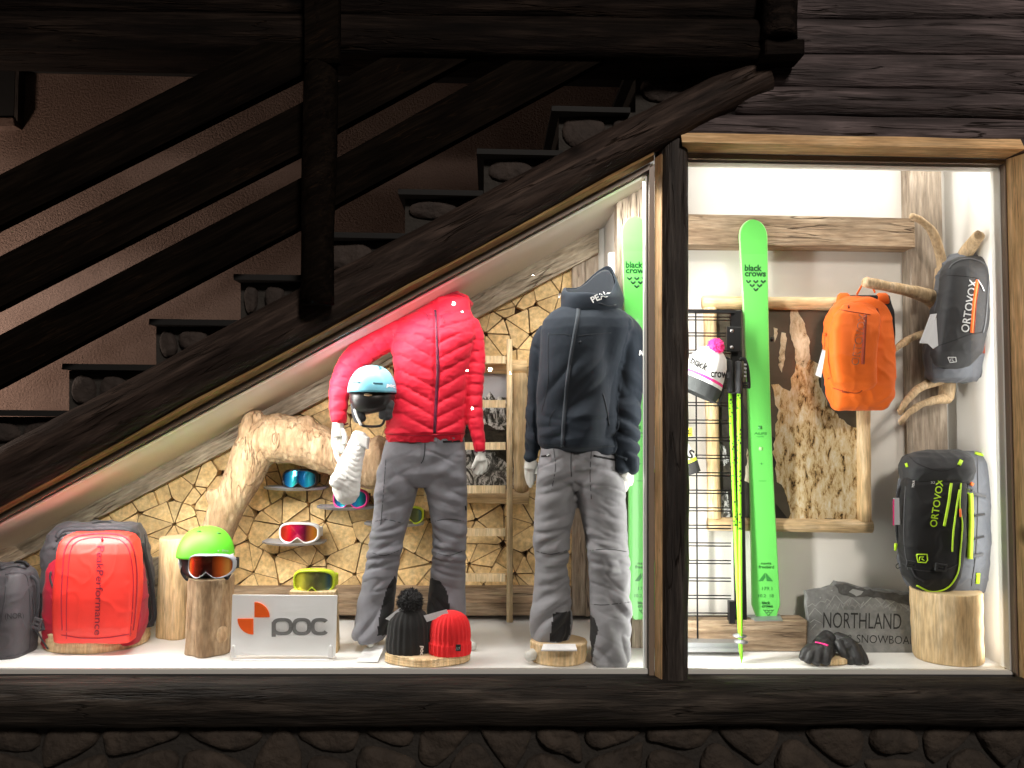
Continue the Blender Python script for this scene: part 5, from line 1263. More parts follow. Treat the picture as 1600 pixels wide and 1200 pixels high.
# ================================================================== GOGGLE SHELVES
def shelf(xl, xr, yt, yb, y, label):
    """thin acrylic shelf with a bowed front edge, fixed to the wall"""
    m_ = MB(); c = P((xl+xr)/2, yb, y); hw = (xr-xl)/2*S(y); N_ = 20; top = []
    for i in range(N_+1):
        u = -1+2*i/N_; top.append(Vector((c.x+u*hw, y-.10*(1-u*u)**.8, c.z+.02*0)))
    zt2 = P((xl+xr)/2, yt+6, y).z
    n = len(top); v = [Vector((p.x, p.y, zt2)) for p in top]+[Vector((c.x+(p.x-c.x)*.9, y-.10*.7*(1-((p.x-c.x)/hw)**2), zt2-.016)) for p in top]
    f = [tuple(range(n)), tuple(range(2*n-1, n-1, -1))]+[(i, i+n, i+n+1, i+1) for i in range(n-1)]+[(n-1, 2*n-1, n, 0)]
    o = new_obj('display_shelf', v, f, M['grey_shelf']); tag(o, label, 'shelf', None); 
    bx = MB(); bx.box((c.x-hw*.98, y-.001, zt2-.013), (c.x+hw*.98, yB+.02, zt2-.002)); bx.obj('bracket', M['grey_shelf'], o)
    for sg in (-1, 1):
        q = MB(); q.ball(Vector((c.x+sg*hw*.8, y-.02, zt2+.001)), (.005, .005, .002), 10, 6); q.obj('screw', M['screw'], o)
    return o
ys = .73
shelf(412, 508, 754, 776, ys, 'grey bowed shelf holding the blue mirrored goggles')
shelf(495, 584, 784, 805, ys, 'grey bowed shelf behind the white mitten')
shelf(410, 505, 839, 861, ys, 'grey bowed shelf holding the white framed goggles')
shelf(569, 661, 810, 830, ys, 'grey bowed shelf between the legs of the red jacket mannequin')
goggles(465, 749, 54, 31, .64, 'black_plastic', 'lens_blue', 'black goggles with blue mirrored lens on the top left shelf', strapcol='black_fab')
goggles(545, 780, 54, 32, .64, 'pink_frame', 'lens_blue', 'pink framed goggles mostly hidden behind the white mitten')
goggles(464, 834, 62, 33, .64, 'white_plastic', 'lens_red', 'white framed goggles with red mirrored lens on the lower left shelf', strapcol='white_print')
goggles(640, 806, 40, 28, .66, 'lime_frame', 'lens_yellow', 'lime goggles half hidden behind a trouser leg on the right shelf')
goggles(487, 911, 64, 39, .24, 'lime_frame', 'lens_yellow', 'lime framed goggles with yellow lens on the block behind the white sign', strapcol='lime_frame')

# ================================================================== WHITE SIGN
sg = thing('brand_sign', 'white acrylic sign with orange quarter discs and grey lettering poc', 'sign', P(443, 1027, .14))
m_ = MB(); m_.prism([(363, 929.5), (527, 930.5), (524, 1025), (360, 1023.5)], .15, .156, .001); m_.obj('panel', M['acrylic'], sg); bvp = m_.bvh()
def arc(cx, cy, r, a0, a1): return [(cx, cy)]+[(cx+r*math.cos(math.radians(a)), cy-r*math.sin(math.radians(a))) for a in np.linspace(a0, a1, 12)]
for q in ((397.5, 964.5, 23.5, 0, 90), (395.5, 967, 24.5, 180, 270)):
    m_ = MB(); m_.prism(arc(*q), .144, .1495, 0); m_.obj('quarter_disc', M['sign_orange'], sg)
def ringpoly(cx, cy, rx, ry, th, a0, a1, n=28, e=2.8):
    f = lambda a, r1, r2: (cx+r1*abs(math.cos(a))**(2/e)*(1 if math.cos(a) > 0 else -1), cy-r2*abs(math.sin(a))**(2/e)*(1 if math.sin(a) > 0 else -1))
    A = [math.radians(a) for a in np.linspace(a0, a1, n)]; o_, i_ = [f(a, rx, ry) for a in A], [f(a, rx-th*1.15, ry-th) for a in A]
    return o_, i_
def letter(parts):
    m_ = MB()
    for kind, *a in parts:
        if kind == 'ring':
            o_, i_ = ringpoly(*a); n = len(o_); v = []
            for y in (.141, .1495):
                v += [P(x, z, y) for x, z in o_]+[P(x, z, y) for x, z in i_]
            f = []
            for k in range(n-1):
                f += [(k, k+1, n+k+1, n+k), (2*n+k, 3*n+k, 3*n+k+1, 2*n+k+1), (k, 2*n+k, 2*n+k+1, k+1), (n+k, n+k+1, 3*n+k+1, 3*n+k)]
            f += [(0, n, 3*n, 2*n), (n-1, 3*n-1, 4*n-1, 2*n-1)]
            m_.add(v, f)
        else: m_.prism(a[0], .1412, .1495, 0)
    m_.obj('letter', M['sign_grey'], sg)
letter([('ring', 441, 979, 16.5, 13.5, 5.2, 0, 359.9), ('box', [(424.3, 972), (430.3, 972), (430.3, 995), (424.3, 995)])])
letter([('ring', 471.5, 979, 15, 13.5, 5.2, 0, 359.9)])
letter([('ring', 500, 979, 14.5, 13.5, 5.2, 38, 322)])
for x in (364, 516):
    m_ = MB(); m_.prism([(x-4, 1028), (x-3.5, 1014), (x-1, 1009), (x+2, 1009), (x+3, 1014), (x+3.5, 1028)], .135, .147, .002); o = m_.obj('foot', M['white_plastic'], sg)
m_ = MB(); c1_ = P(443, 1026, .15); m_.box((P(362, 1025, .13).x, .13, ZF+.0005), (P(522, 1025, .13).x, .18, ZF+.005)); m_.obj('base_rail', M['acrylic'], sg)

# ================================================================== PAPERS
def floor_card(pts, h, label, par=None):
    m_ = MB(); v = [PZ(x, y, ZF+h+dz) for x, y, dz in pts]; o = card(v, M['paper']); o.name = 'paper_card'; tag(o, label, 'paper')
    n_ = (v[1]-v[0]).cross(v[2]-v[0]).normalized(); n_ = n_ if n_.z > 0 else -n_
    if n_.y > .0 and False: n_ = -n_
    mm_ = MB()
    for i in range(7):
        t_ = .16+.1*i; a = v[0].lerp(v[3], t_).lerp(v[1].lerp(v[2], t_), .12); b = v[0].lerp(v[3], t_).lerp(v[1].lerp(v[2], t_), .55+.3*random.random()); e = (v[3]-v[0])*.012
        mm_.add([a+n_*.0016, b+n_*.0016, b+n_*.0016+e, a+n_*.0016+e], [(0, 1, 2, 3)])
    mm_.obj('printed_line', M['paper_line'], o); return o
floor_card([(570, 1011, .02), (602, 1007, .035), (590, 1034, .006), (557, 1034, .003)], .0, 'white leaflet leaning on the floor left of the black beanie')
floor_card([(849, 1006, .002), (899, 1006, .002), (902, 1017, .003), (845, 1017, .003)], .001+30*S(.155), 'white paper card lying on the slice beside the navy mannequin')

# ================================================================== SLATE SIGN
sl_ = thing('slate_sign', 'grey slate slab sign engraved with mountain outlines and NORTHLAND lettering', 'sign', P(1340, 1026, .22))
out = [(1259, 925), (1278, 921), (1300, 916), (1306, 909), (1322, 910), (1335, 915), (1350, 918), (1365, 920), (1382, 922), (1400, 923), (1422, 927), (1450, 932), (1452, 1027), (1340, 1025), (1262, 1012), (1263, 985), (1260, 950)]
out = jag(out, .9, 7, 4); m_ = MB()
v0 = []; 
for x, y in out:
    p = P(x, y, .25+.10*(1025-y)/115); v0.append(p)
m_.prism3(v0, Vector((0, .022, 0)), .004); slb = m_.bvh(); m_.obj('slab', M['slate'], sl_)
def sc(pts, w_=1.0, mat='chalk', nm='scratched_line'): ribbon(nm, slb, pts, w_, M[mat], sl_, .0008, step=4, depth=.001)
patch('chipped_edge', slb, jag([(1304, 912), (1322, 913), (1340, 918), (1380, 925), (1422, 930), (1424, 948), (1400, 940), (1360, 932), (1330, 934), (1310, 926)], 1.5, 5, 8), M['slate_rough'], sl_, .002)
sc([(1262, 948), (1269, 943), (1274, 947), (1282, 939), (1289, 941), (1292, 936), (1298, 940), (1305, 929), (1318, 944)], 1.2)
sc([(1290, 952), (1305, 930)]); sc([(1318, 944), (1330, 933), (1345, 946), (1350, 940)], 1.2); sc([(1325, 941), (1331, 934), (1326, 947)])
sc([(1345, 950), (1364, 931), (1378, 945)], 1.3); sc([(1378, 945), (1384, 937), (1392, 943)], 1.2); sc([(1382, 950), (1400, 938), (1426, 958)], 1.3); sc([(1412, 947), (1419, 944), (1426, 950)]); sc([(1415, 956), (1426, 946)])
sc([(1264, 962), (1273, 950), (1284, 960)]); sc([(1263, 975), (1272, 968), (1284, 974)]); sc([(1266, 985), (1275, 975)])
for x0 in range(1290, 1420, 9): sc([(x0, 951+random.uniform(-3, 3)), (x0+5, 943+random.uniform(-2, 3)), (x0+10, 950+random.uniform(-2, 3))], .8)
for x, y in ((1282, 934), (1300, 923), (1271, 1007)): m_ = MB(); h_, _ = hit(slb, x, y, .001, P(x, y, .3)); m_.ball(h_, (.004, .002, .004), 10, 6); m_.obj('pin', M['chalk'], sl_, True)
patch('engraved_bird', slb, [(1326, 925), (1332, 920), (1340, 922), (1349, 924), (1345, 929), (1338, 932), (1334, 929)], M['chalk'], sl_, .003)
patch('sunk_field', slb, [(1286, 952), (1424, 955), (1424, 984), (1286, 980)], plain('slate_field', (.20, .205, .20), .7, bump=.4, bscale=60, var=.35, vscale=30), sl_, .0006)
text('engraved_lettering', slb, 'NORTHLAND', 1286, 981, (1, .018), 122, 26, M['ink'], sl_, .0014, bold=-.004, ydef=.3)
text('engraved_lettering', slb, 'SKI & SNOWBOARD', 1297, 1003, (1, .03), 145, 13.5, M['ink'], sl_, .0014, bold=-.008, ydef=.25)

# ================================================================== GLOVES
def hand_mesh(parts, vox, sm=2):
    m_ = MB()
    for path in parts:
        c_ = curve(path, 4); m_.tube([P(q[0], q[1], q[2]) for q in c_], [max(q[3], .6)*S(q[2]) for q in c_], 12)
    return remeshed(m_, vox, sm)
g1 = thing('glove', 'black leather glove lying left, fingers curled forward, with red loop', 'glove', P(1275, 1040, .1))
me = hand_mesh([[(1290, 1012, .16, 16), (1284, 1018, .13, 18), (1276, 1022, .11, 17)], [(1270, 1012, .12, 8), (1260, 1018, .10, 7.5), (1253, 1029, .085, 6)], [(1275, 1014, .11, 9), (1266, 1024, .085, 8), (1261, 1034, .075, 6.5)],
                [(1283, 1014, .10, 9), (1277, 1026, .08, 8.5), (1274, 1036, .07, 7)], [(1292, 1012, .10, 9), (1291, 1025, .08, 9), (1289, 1036, .07, 7.5)], [(1284, 1010, .16, 15), (1290, 1002, .19, 14), (1297, 994, .20, 12)]], .003)
displace(me, lambda p, n_: smooth_noise(p, (40, 40, 40), 3)*.002); gbv = bvh_of(me); add_mesh('leather', me, M['leather'], g1, True)
ribbon('loop', gbv, curve([(1274, 1004), (1284, 1006), (1294, 1009)]), 2.2, M['knit_pink'], g1, .004)
g2 = thing('glove', 'black leather glove lying right, palm edge up, leaning on its pair', 'glove', P(1335, 1040, .1))
me = hand_mesh([[(1305, 998, .20, 12), (1318, 1006, .17, 15), (1328, 1016, .13, 17)], [(1320, 1012, .14, 9), (1326, 1028, .11, 8.5), (1330, 1036, .10, 7)], [(1330, 1010, .13, 10), (1338, 1026, .10, 9), (1342, 1036, .09, 7.5)],
                [(1338, 1012, .14, 9), (1347, 1026, .11, 8), (1353, 1036, .10, 6)], [(1310, 1004, .14, 8), (1316, 1018, .11, 7), (1322, 1028, .10, 6)]], .003)
displace(me, lambda p, n_: smooth_noise(p, (40, 40, 40), 7)*.002); gbv = bvh_of(me); add_mesh('leather', me, M['leather'], g2, True)
ribbon('seam', gbv, curve([(1308, 994), (1322, 1002), (1334, 1012), (1341, 1026)]), 1.2, M['char_fab'], g2, .001)

# ================================================================== BEANIES
def beanie(cx, base_y, top_y, hw, y, mat, name, label, ribs, cuff, seed):
    t = thing(name, label, 'beanie', P(cx, base_y, y)); s_ = S(y); c = P(cx, base_y, y); c.z = ZF+.0375; H = P(cx, top_y, y).z-c.z; r = hw*s_
    m_ = MB(); prof = [(r*.97, 0), (r*1.0, H*.06), (r*1.0, H*.24)]
    if cuff: prof += [(r*.99, H*.26), (r*.93, H*.27)]
    prof += [(r*.95, H*.4), (r*.94, H*.55), (r*.88, H*.72), (r*.72, H*.87), (r*.5, H*.95), (r*.25, H*.995), (r*.02, H)]
    m_.lathe(c, prof, 6*ribs, fn=lambda th, u: 1+.028*math.sin(th*ribs)+.02*noise.noise(Vector((math.cos(th)*2+seed, math.sin(th)*2, u*3))), cap=False)
    for v in m_.v: v.y = c.y+(v.y-c.y)*.72
    bv = m_.bvh(); m_.obj('knit_body', M[mat], t, True); return t, bv, c, H
tb_, bvb, c_b, H_b = beanie(638, 1026, 948, 34, .15, 'knit_black', 'bobble_beanie', 'black ribbed beanie with black bobble and white tag', 22, False, 1)
pom(P(641, 940, .15), .060, 'black_fab', tb_, 5)
text('label', bvb, 'poc', 657.5, 1009, (-.08, 1), 15, 6.5, M['white_print'], tb_, .003, bold=.04, ydef=.12)
card([P(602, 967, .13), P(627, 948, .12), P(634, 953, .12), P(612, 971, .13)], M['tag'], tb_, 'price_tag')
tr_, bvr, c_r, H_r = beanie(703, 1032, 954, 32.5, .125, 'knit_red', 'beanie', 'plain red ribbed beanie with turned up cuff', 26, True, 6)
m_ = MB(); h_, _ = hit(bvr, 716, 1012, .002, P(716, 1012, .08)); m_.box(h_-Vector((.010, .001, .013)), h_+Vector((.010, .003, .013))); m_.obj('label', M['knit_black'], tr_)
text('label_mark', m_.bvh(), '///', 712, 1016, (1, -.1), 7, 5, M['silver'], tr_, .001, ydef=h_.y)
card([P(662, 962, .10), P(698, 952, .10), P(701, 960, .10), P(667, 972, .10)], M['tag'], tr_, 'price_tag')

# ================================================================== HELMETS
def helmet(cx, cy, rx, ry, y, mat, label, brim, par=None, rz=0., hd=None):
    t = thing('helmet', label, 'helmet', P(cx, cy, y)); s_ = S(y); c = P(cx, cy, y); m_ = MB(); nu, nv = 48, 20; A = rx*s_; B = (hd or rx*1.12)*s_; Hh = ry*s_
    for layer, k in ((0, 1.), (1, .90)):
        for j in range(nv+1):
            ph = math.pi/2*j/nv
            for i in range(nu):
                th = 2*math.pi*i/nu; x = math.cos(th)*math.cos(ph)**.82; yy = math.sin(th)*math.cos(ph)**.82; z = math.sin(ph)**1.0
                low = -.10*max(0, math.sin(th))*(1-math.sin(ph)); front = brim*max(0, -math.sin(th))**2*(1-math.sin(ph))**2
                m_.v.append(c+Vector((x*A*k, yy*B*k-front*.02, (z*k+low+front)*Hh)))
    n = nu*(nv+1)
    for l in (0, 1):
        for j in range(nv):
            for i in range(nu):
                q = (l*n+j*nu+i, l*n+j*nu+(i+1) % nu, l*n+(j+1)*nu+(i+1) % nu, l*n+(j+1)*nu+i); m_.f.append(q if l == 0 else q[::-1]); m_.m.append(l)
    for i in range(nu): m_.f.append((i, n+i, n+(i+1) % nu, (i+1) % nu)); m_.m.append(1)
    bv = m_.bvh(); m_.obj('shell', None, t, True, [M[mat], M['black_plastic']]); return t, bv, c, A, B, Hh
hg, bvg, cg, *_ = helmet(321.5, 868, 41, 44, .27, 'helmet_green', 'lime green helmet on the knotty stump with goggles below its rim', .05)
m_ = MB(); m_.loft([(905, 292, 352, .28, .03), (890, 286, 357, .28, .09), (868, 284, 359, .28, .10), (855, 290, 352, .28, .09)], 32, 2.2); m_.obj('liner', M['black_plastic'], hg, True)
for x0, x1 in ((281, 289), (355, 363)):
    m_ = MB(); m_.loft([(888, x0+1, x1-1, .24, .02), (878, x0, x1, .24, .035), (866, x0+1, x1, .25, .03)], 16); m_.obj('ear_pad', M['white_plastic'], hg, True)
for x, y in ((311, 830), (342, 833)):
    ribbon('vent', bvg, [(x-3, y), (x+3, y+.6)], 2, M['black_plastic'], hg, .001)
text('lettering', bvg, 'poc', 347, 861, (1, .15), 10, 4, M['silver'], hg, .001, ydef=.16); ribbon('rivet', bvg, [(340, 860.5), (342, 861)], 2, M['silver'], hg, .001)
for pts in ([(287, 880), (284, 893), (290, 904), (294, 906)], [(358, 882), (360, 894), (355, 904), (350, 900)]):
    mm = MB(); q_ = curve(pts); mm.tube([P(a, b, .22) for a, b in q_], [.006]*len(q_), 8, flat=.5); mm.obj('chin_strap', M['black_plastic'], hg, True)
goggles(321, 887, 70, 37, .085, 'grey_shelf', 'lens_orange', 'orange mirrored goggles worn below the lime green helmet', curve=.045, lens_scale=1.1)

# ================================================================== MANNEQUINS
def nearest_axis(p, axes):
    """axes: list of (points, radii); returns index and distance along of the nearest limb axis, normalised by radius"""
    best = (1e9, 0, 0., None)
    for k, (pts, rad) in enumerate(axes):
        acc = 0
        for a, b, ra, rb in zip(pts, pts[1:], rad, rad[1:]):
            ab = b-a; L = ab.length; t = max(0, min(1, (p-a).dot(ab)/(L*L))); q = a+ab*t
            d = (p-q).length/(ra+(rb-ra)*t)
            if d < best[0]: best = (d, k, acc+t*L, ab/L)
            acc += L
    return best
def limb3(path): return [P(q[0], q[1], q[2]) for q in path], [q[3]*S(q[2]) for q in path]
def garment(lofts, limbs, vox, smooth=3, flat=.9, ex=2.3):
    m_ = MB()
    for rows in lofts: m_.loft(rows, 44, ex)
    for path in limbs:
        c_ = curve(path, 4); m_.tube([P(q[0], q[1], q[2]) for q in c_], [q[3]*S(q[2]) for q in c_], 20, flat=flat)
    return remeshed(m_, vox, smooth)
def sstep(a, b, x): t = max(0, min(1, (x-a)/(b-a))); return t*t*(3-2*t)
def hand(parts, parent):
    me = hand_mesh(parts, .0028, 2); return add_mesh('hand', me, M['mannequin'], parent, True)

# ------------------------------------------------------------------ woman: red quilted jacket
wm = thing('mannequin', 'headless mannequin in a red quilted hooded jacket and grey ski trousers', 'mannequin', P(665, 1010, .33))
yB1 = .33
tor = [(692, 603, 727, yB1, .098), (680, 600, 728, yB1, .108), (650, 604, 728, yB1, .104), (615, 613, 729, yB1, .100), (580, 616, 732, yB1, .108), (550, 612, 740, yB1, .118), (525, 612, 747, yB1, .115), (505, 622, 745, yB1, .098), (490, 638, 738, yB1, .078), (478, 662, 730, yB1, .062), (466, 674, 730, yB1, .058)]
rs1 = [(730, 508, .34, 20), (739, 530, .34, 18.5), (743, 565, .34, 16.5), (741, 600, .33, 15.5), (742, 650, .31, 13.5), (748, 688, .29, 11.5), (750, 704, .285, 9.5)]
ls1 = [(645, 508, .34, 24), (610, 522, .33, 25), (577, 542, .31, 25), (552, 565, .29, 22), (536, 593, .27, 18.5), (529, 625, .25, 15.5), (530, 661, .235, 13)]
me = garment([tor], [rs1, ls1], .0055, 3)
axT = ([P(665, 700, yB1), P(675, 480, yB1)], [.165, .165]); axR = limb3(rs1); axL = limb3(ls1)
zx = lambda py: 682+(py-580)*(-.02) if py > 500 else 683-(500-py)*.1
def quilt(u, sp, pw=.30): return abs(math.sin(math.pi*u/sp))**pw
spc = .064
def red_fn(p, n):
    d, k, s, _ = nearest_axis(p, [axT, axR, axL])
    px, py = px_of(p); jit = smooth_noise(p, (7, 7, 7), 1)*.006
    if k == 0:
        dx = abs(px-682)*S(yB1); u = (p.z-ZF)-.52*min(dx, .16)+jit if py > 520 else (p.z-ZF)-.52*min(dx, .16)*.7+jit
        q = quilt(u, spc); hem = sstep(676, 684, py); q = q*(1-hem*.7); zz = sstep(1.5, 6, abs(px-zx(py)+1)) if n.y < .2 else 1; amp = .014*(.35+.65*zz)
        if py > 678: amp *= .5
    else:
        q = quilt(s+jit*1.4+(.02 if k == 1 else 0), spc*.8); amp = .011
    pk = max(0, ridge(p, (26, 26, 60), 4)-.15)*.0070*(1.12-q)
    return (q*amp+pk)*(.5+.5*max(0, -n.y))-.008+smooth_noise(p, (10, 10, 14), 3)*.004+smooth_noise(p, (38, 38, 60), 5)*.0016
displace(me, red_fn); jb = bvh_of(me); jk = add_mesh('jacket', me, M['red_puff'], wm, True)
def zippath(): return curve([(680, 484), (681, 500), (683, 540), (684, 580), (682, 620), (680, 655), (679, 677)])
ribbon('zip', jb, zippath(), 5.2, M['zip_wine'], jk, .003)
ribbon('zip_line', jb, zippath(), 1.2, M['black_fab'], jk, .0045)
# collar
def ring_shell(rings, name, mat, par, th=.006, n=40, closed=True, smooth=True, amp=0, freq=(20, 20, 20)):
    """open tube from rings of 3D points, given thickness"""
    m_ = MB(); nr = len(rings)
    for r in rings: m_.v += r
    k = len(rings[0])
    for j in range(nr-1):
        for i in range(k if closed else k-1): m_.f.append((j*k+i, j*k+(i+1) % k, (j+1)*k+(i+1) % k, (j+1)*k+i)); m_.m.append(0)
    if amp: m_.v = [v+Vector((smooth_noise(v, freq, 1), smooth_noise(v, freq, 2), smooth_noise(v, freq, 3)))*amp for v in m_.v]
    o = m_.obj(name, M[mat], par, smooth); s_ = o.modifiers.new('thickness', 'SOLIDIFY'); s_.thickness = th; s_.offset = 0
    if closed:
        q = o.modifiers.new('sub', 'SUBSURF'); q.levels = 1; q.render_levels = 1
    return o, m_.bvh()
def ring(cx, py, rx, yc, ry, tiltx=0, tilty=0, n=28, pk=None):
    out = []
    for i in range(n):
        th = 2*math.pi*i/n; x = math.cos(th); yy = math.sin(th); q = py-tiltx*x-tilty*yy-(pk(th) if pk else 0); out.append(P(cx+rx*x, q, yc+ry*yy))
    return out
ring_shell([ring(700, 498, 36, .33, .075), ring(701, 486, 33, .33, .072), ring(703, 476, 30, .33, .07, -2, 3), ring(706, 464, 26, .335, .066, -3, 4), ring(708, 461, 24, .335, .062, -3, 4)], 'collar', 'red_puff', jk, .012, amp=.004)
m_ = MB(); m_.loft([(492, 690, 728, .39, .03), (484, 672, 737, .385, .075), (474, 672, 738, .385, .085), (464, 684, 732, .39, .07), (457, 694, 716, .40, .04)], 30)
me = remeshed(m_, .006, 2); displace(me, lambda p, n: smooth_noise(p, (22, 22, 40), 2)*.010+max(0, ridge(p, (14, 14, 40), 6)-.4)*.006); hd1 = add_mesh('hood', me, M['red_puff'], jk, True)
for pts in (curve([(665, 491), (668, 494), (670, 500)]), curve([(690, 494), (692, 498), (694, 504)])): ribbon('drawcord', jb, pts, 1.8, M['zip_wine'], jk, .004)
text('lettering', jb, 'PeakPerformance', 694, 513, (1, -.05), 20, 2.6, M['zip_wine'], jk, .002, ydef=.22)
patch('hood_opening_shade', bvh_of(me), [(700, 465), (716, 466), (726, 476), (716, 484), (706, 480), (700, 473)], M['zip_wine'], jk, .002, cell=4, ydef=.3)  # dark patch laid on the hood for the shaded inside of the neck
hbv1 = bvh_of(me)
for pth in (curve([(683, 486), (686, 472), (692, 463), (706, 458), (722, 462), (734, 474), (733, 486)]), curve([(697, 488), (700, 474), (708, 467)])): ribbon('hood_seam', hbv1, pth, 2.2, M['red_dark'], jk, .004)
# hem line
ribbon('hem', jb, curve([(602, 677), (640, 680), (680, 680), (727, 677)]), 1.6, M['red_dark'], jk, .002)
for pts, in (([(514, 662), (530, 665), (544, 662)],), ([(741, 705), (750, 708), (759, 704)],)): ribbon('cuff', jb, curve(pts), 2.2, M['zip_wine'], jk, .001)
# trousers
def trousers(waist, legL, legR, vox, patches, seed, mat, knee_y, par, loose=1.):
    m_ = MB(); m_.loft(waist, 44, 2.4); m_.loft(legL, 36, 2.3); m_.loft(legR, 36, 2.3); me = remeshed(m_, vox, 2)
    def fn(p, n):
        px, py = px_of(p); z = p.z
        kn = math.exp(-((py-knee_y)/48)**2); cr = math.exp(-((py-760)/38)**2); hm = sstep(905, 960, py)
        cx = 658 if seed < 5 else 895; side = 1 if px > cx else -1
        u = Vector((p.x, p.y, p.z+side*.35*(p.x-P(cx, 745, .3).x)))           # pulls radiating from the crotch
        f1 = billow(u, (3, 4, 13), seed)*.014*cr
        f2 = billow(Vector((p.x, p.y, p.z+.25*side*p.x)), (4, 5, 22), seed+3)*.015*kn
        f3 = billow(Vector((p.x, p.y, p.z+side*p.x*.9)), (5, 6, 10), seed+7)*.018*hm
        calm = .25+.75*sstep(-.15, .25, smooth_noise(p, (5, 5, 4), seed+20))
        f5 = billow(Vector((p.x, p.y, p.z-side*p.x*.9)), (3.5, 4, 8), seed+11)*.012*calm+(1-min(1, abs(smooth_noise(Vector((p.x, p.y, p.z+side*p.x*.5)), (6, 7, 19), seed+30))*7))*-.0045*calm
        f4 = smooth_noise(p, (6, 6, 3), seed+9)*.010*loose
        return (f1+f2+f3+f5)*(loose*1.15)*(.10+.90*max(0, -n.y)**.8)-.0035+f4*.6+smooth_noise(p, (45, 45, 60), seed)*.0008
    displace(me, fn); bv = bvh_of(me); o = add_mesh('trousers', me, None, par, True, [M[mat], M['gusset']]); assign_px(me, patches); return o, bv
tw, twb = trousers([(668, 612, 720, .34, .085), (682, 604, 727, .34, .098), (710, 597, 730, .34, .105), (738, 593, 731, .345, .100), (758, 596, 728, .35, .07)],
    [(728, 594, 662, .345, .085), (750, 589, 656, .345, .088), (785, 586, 648, .34, .082), (825, 581, 636, .33, .078), (860, 577, 627, .325, .074), (900, 568, 621, .32, .076), (945, 558, 616, .315, .078), (975, 554, 609, .31, .08), (990, 553, 605, .305, .08), (996, 556, 600, .30, .07)],
    [(728, 656, 731, .345, .085), (750, 661, 731, .345, .088), (785, 668, 731, .345, .082), (825, 674, 730, .35, .074), (865, 676, 727, .36, .072), (905, 671, 727, .365, .074), (945, 668, 727, .37, .078), (980, 667, 728, .37, .08), (988, 671, 724, .37, .07)],
    .006, [([(617, 900), (622, 910), (618, 950), (611, 992), (590, 993), (592, 965), (600, 935), (606, 915)], 1), ([(670, 902), (688, 908), (699, 925), (703, 950), (703, 990), (664, 990)], 1)], 2, 'grey_cloth', 858, wm)
ribbon('zip', twb, [(605, 683), (645, 686)], 3, M['gusset'], tw, .002); ribbon('zip', twb, [(692, 690), (724, 689)], 3, M['gusset'], tw, .002)
ribbon('fly_seam', twb, curve([(664, 682), (664, 700), (662, 716), (658, 724)]), 1.3, M['gusset'], tw, .001)
ribbon('belt_loop', twb, [(654, 680), (654, 692)], 4, M['grey_cloth'], tw, .005); ribbon('belt_loop', twb, [(681, 680), (681, 692)], 4, M['grey_cloth'], tw, .005)
ribbon('seam', twb, curve([(603, 718), (600, 760), (595, 820)]), 1.1, M['char_fab'], tw, .0006)
ribbon('logo_tab', twb, [(727, 790), (728, 797)], 2, M['gusset'], tw, .002)
for pts in ([(582, 815), (605, 812), (630, 818)], [(576, 862), (600, 868), (624, 860)], [(676, 815), (700, 811), (729, 815)], [(677, 862), (700, 868), (726, 860)]): ribbon('seam', twb, curve(pts), 1.2, M['char_fab'], tw, .0004)
# feet
def foot(pts, par, fl_=.8):
    m_ = MB(); c_ = curve(pts, 4); m_.tube([P(q[0], q[1], q[2]) for q in c_], [q[3]*S(q[2]) for q in c_], 16, flat=1.); me = remeshed(m_, .005, 2)
    for v in me.vertices: v.co.z = max(v.co.z, ZF+.002)
    return add_mesh('foot', me, M['mannequin'], par, True)
foot([(583, 985, .33, 13), (582, 1000, .30, 12), (580, 1003, .27, 9), (579, 1005, .23, 6)], wm)
foot([(700, 980, .37, 15), (714, 998, .34, 11), (730, 1006, .30, 9), (741, 1010, .27, 6)], wm)
# hands
hand([[(529, 655, .235, 9.5), (528, 670, .232, 9.5), (528, 682, .230, 10.5)], [(523, 680, .225, 4.6), (521, 692, .222, 4.2), (524, 703, .220, 3.4)], [(527, 682, .22, 4.4), (526, 696, .216, 4.2), (530, 708, .214, 3.4)],
      [(531, 682, .222, 4.2), (531, 696, .218, 4), (534, 708, .216, 3.3)], [(535, 681, .226, 4), (536, 693, .222, 3.7), (537, 704, .22, 3.1)], [(535, 672, .222, 4.2), (539, 682, .212, 3.8), (539, 693, .208, 3.2)]], wm)
hand([[(750, 700, .285, 8), (751, 712, .283, 7.5), (752, 720, .282, 8.6)], [(747, 718, .28, 3.8), (747, 730, .275, 3.4), (742, 740, .27, 2.8)], [(750, 720, .276, 3.7), (750, 733, .271, 3.3), (746, 742, .268, 2.8)],
      [(754, 720, .278, 3.7), (754, 732, .272, 3.3), (752, 741, .27, 2.8)], [(758, 718, .282, 3.5), (759, 729, .276, 3.1), (757, 737, .274, 2.6)], [(747, 713, .275, 3.7), (743, 722, .265, 3.4), (738, 732, .26, 2.7)]], wm)

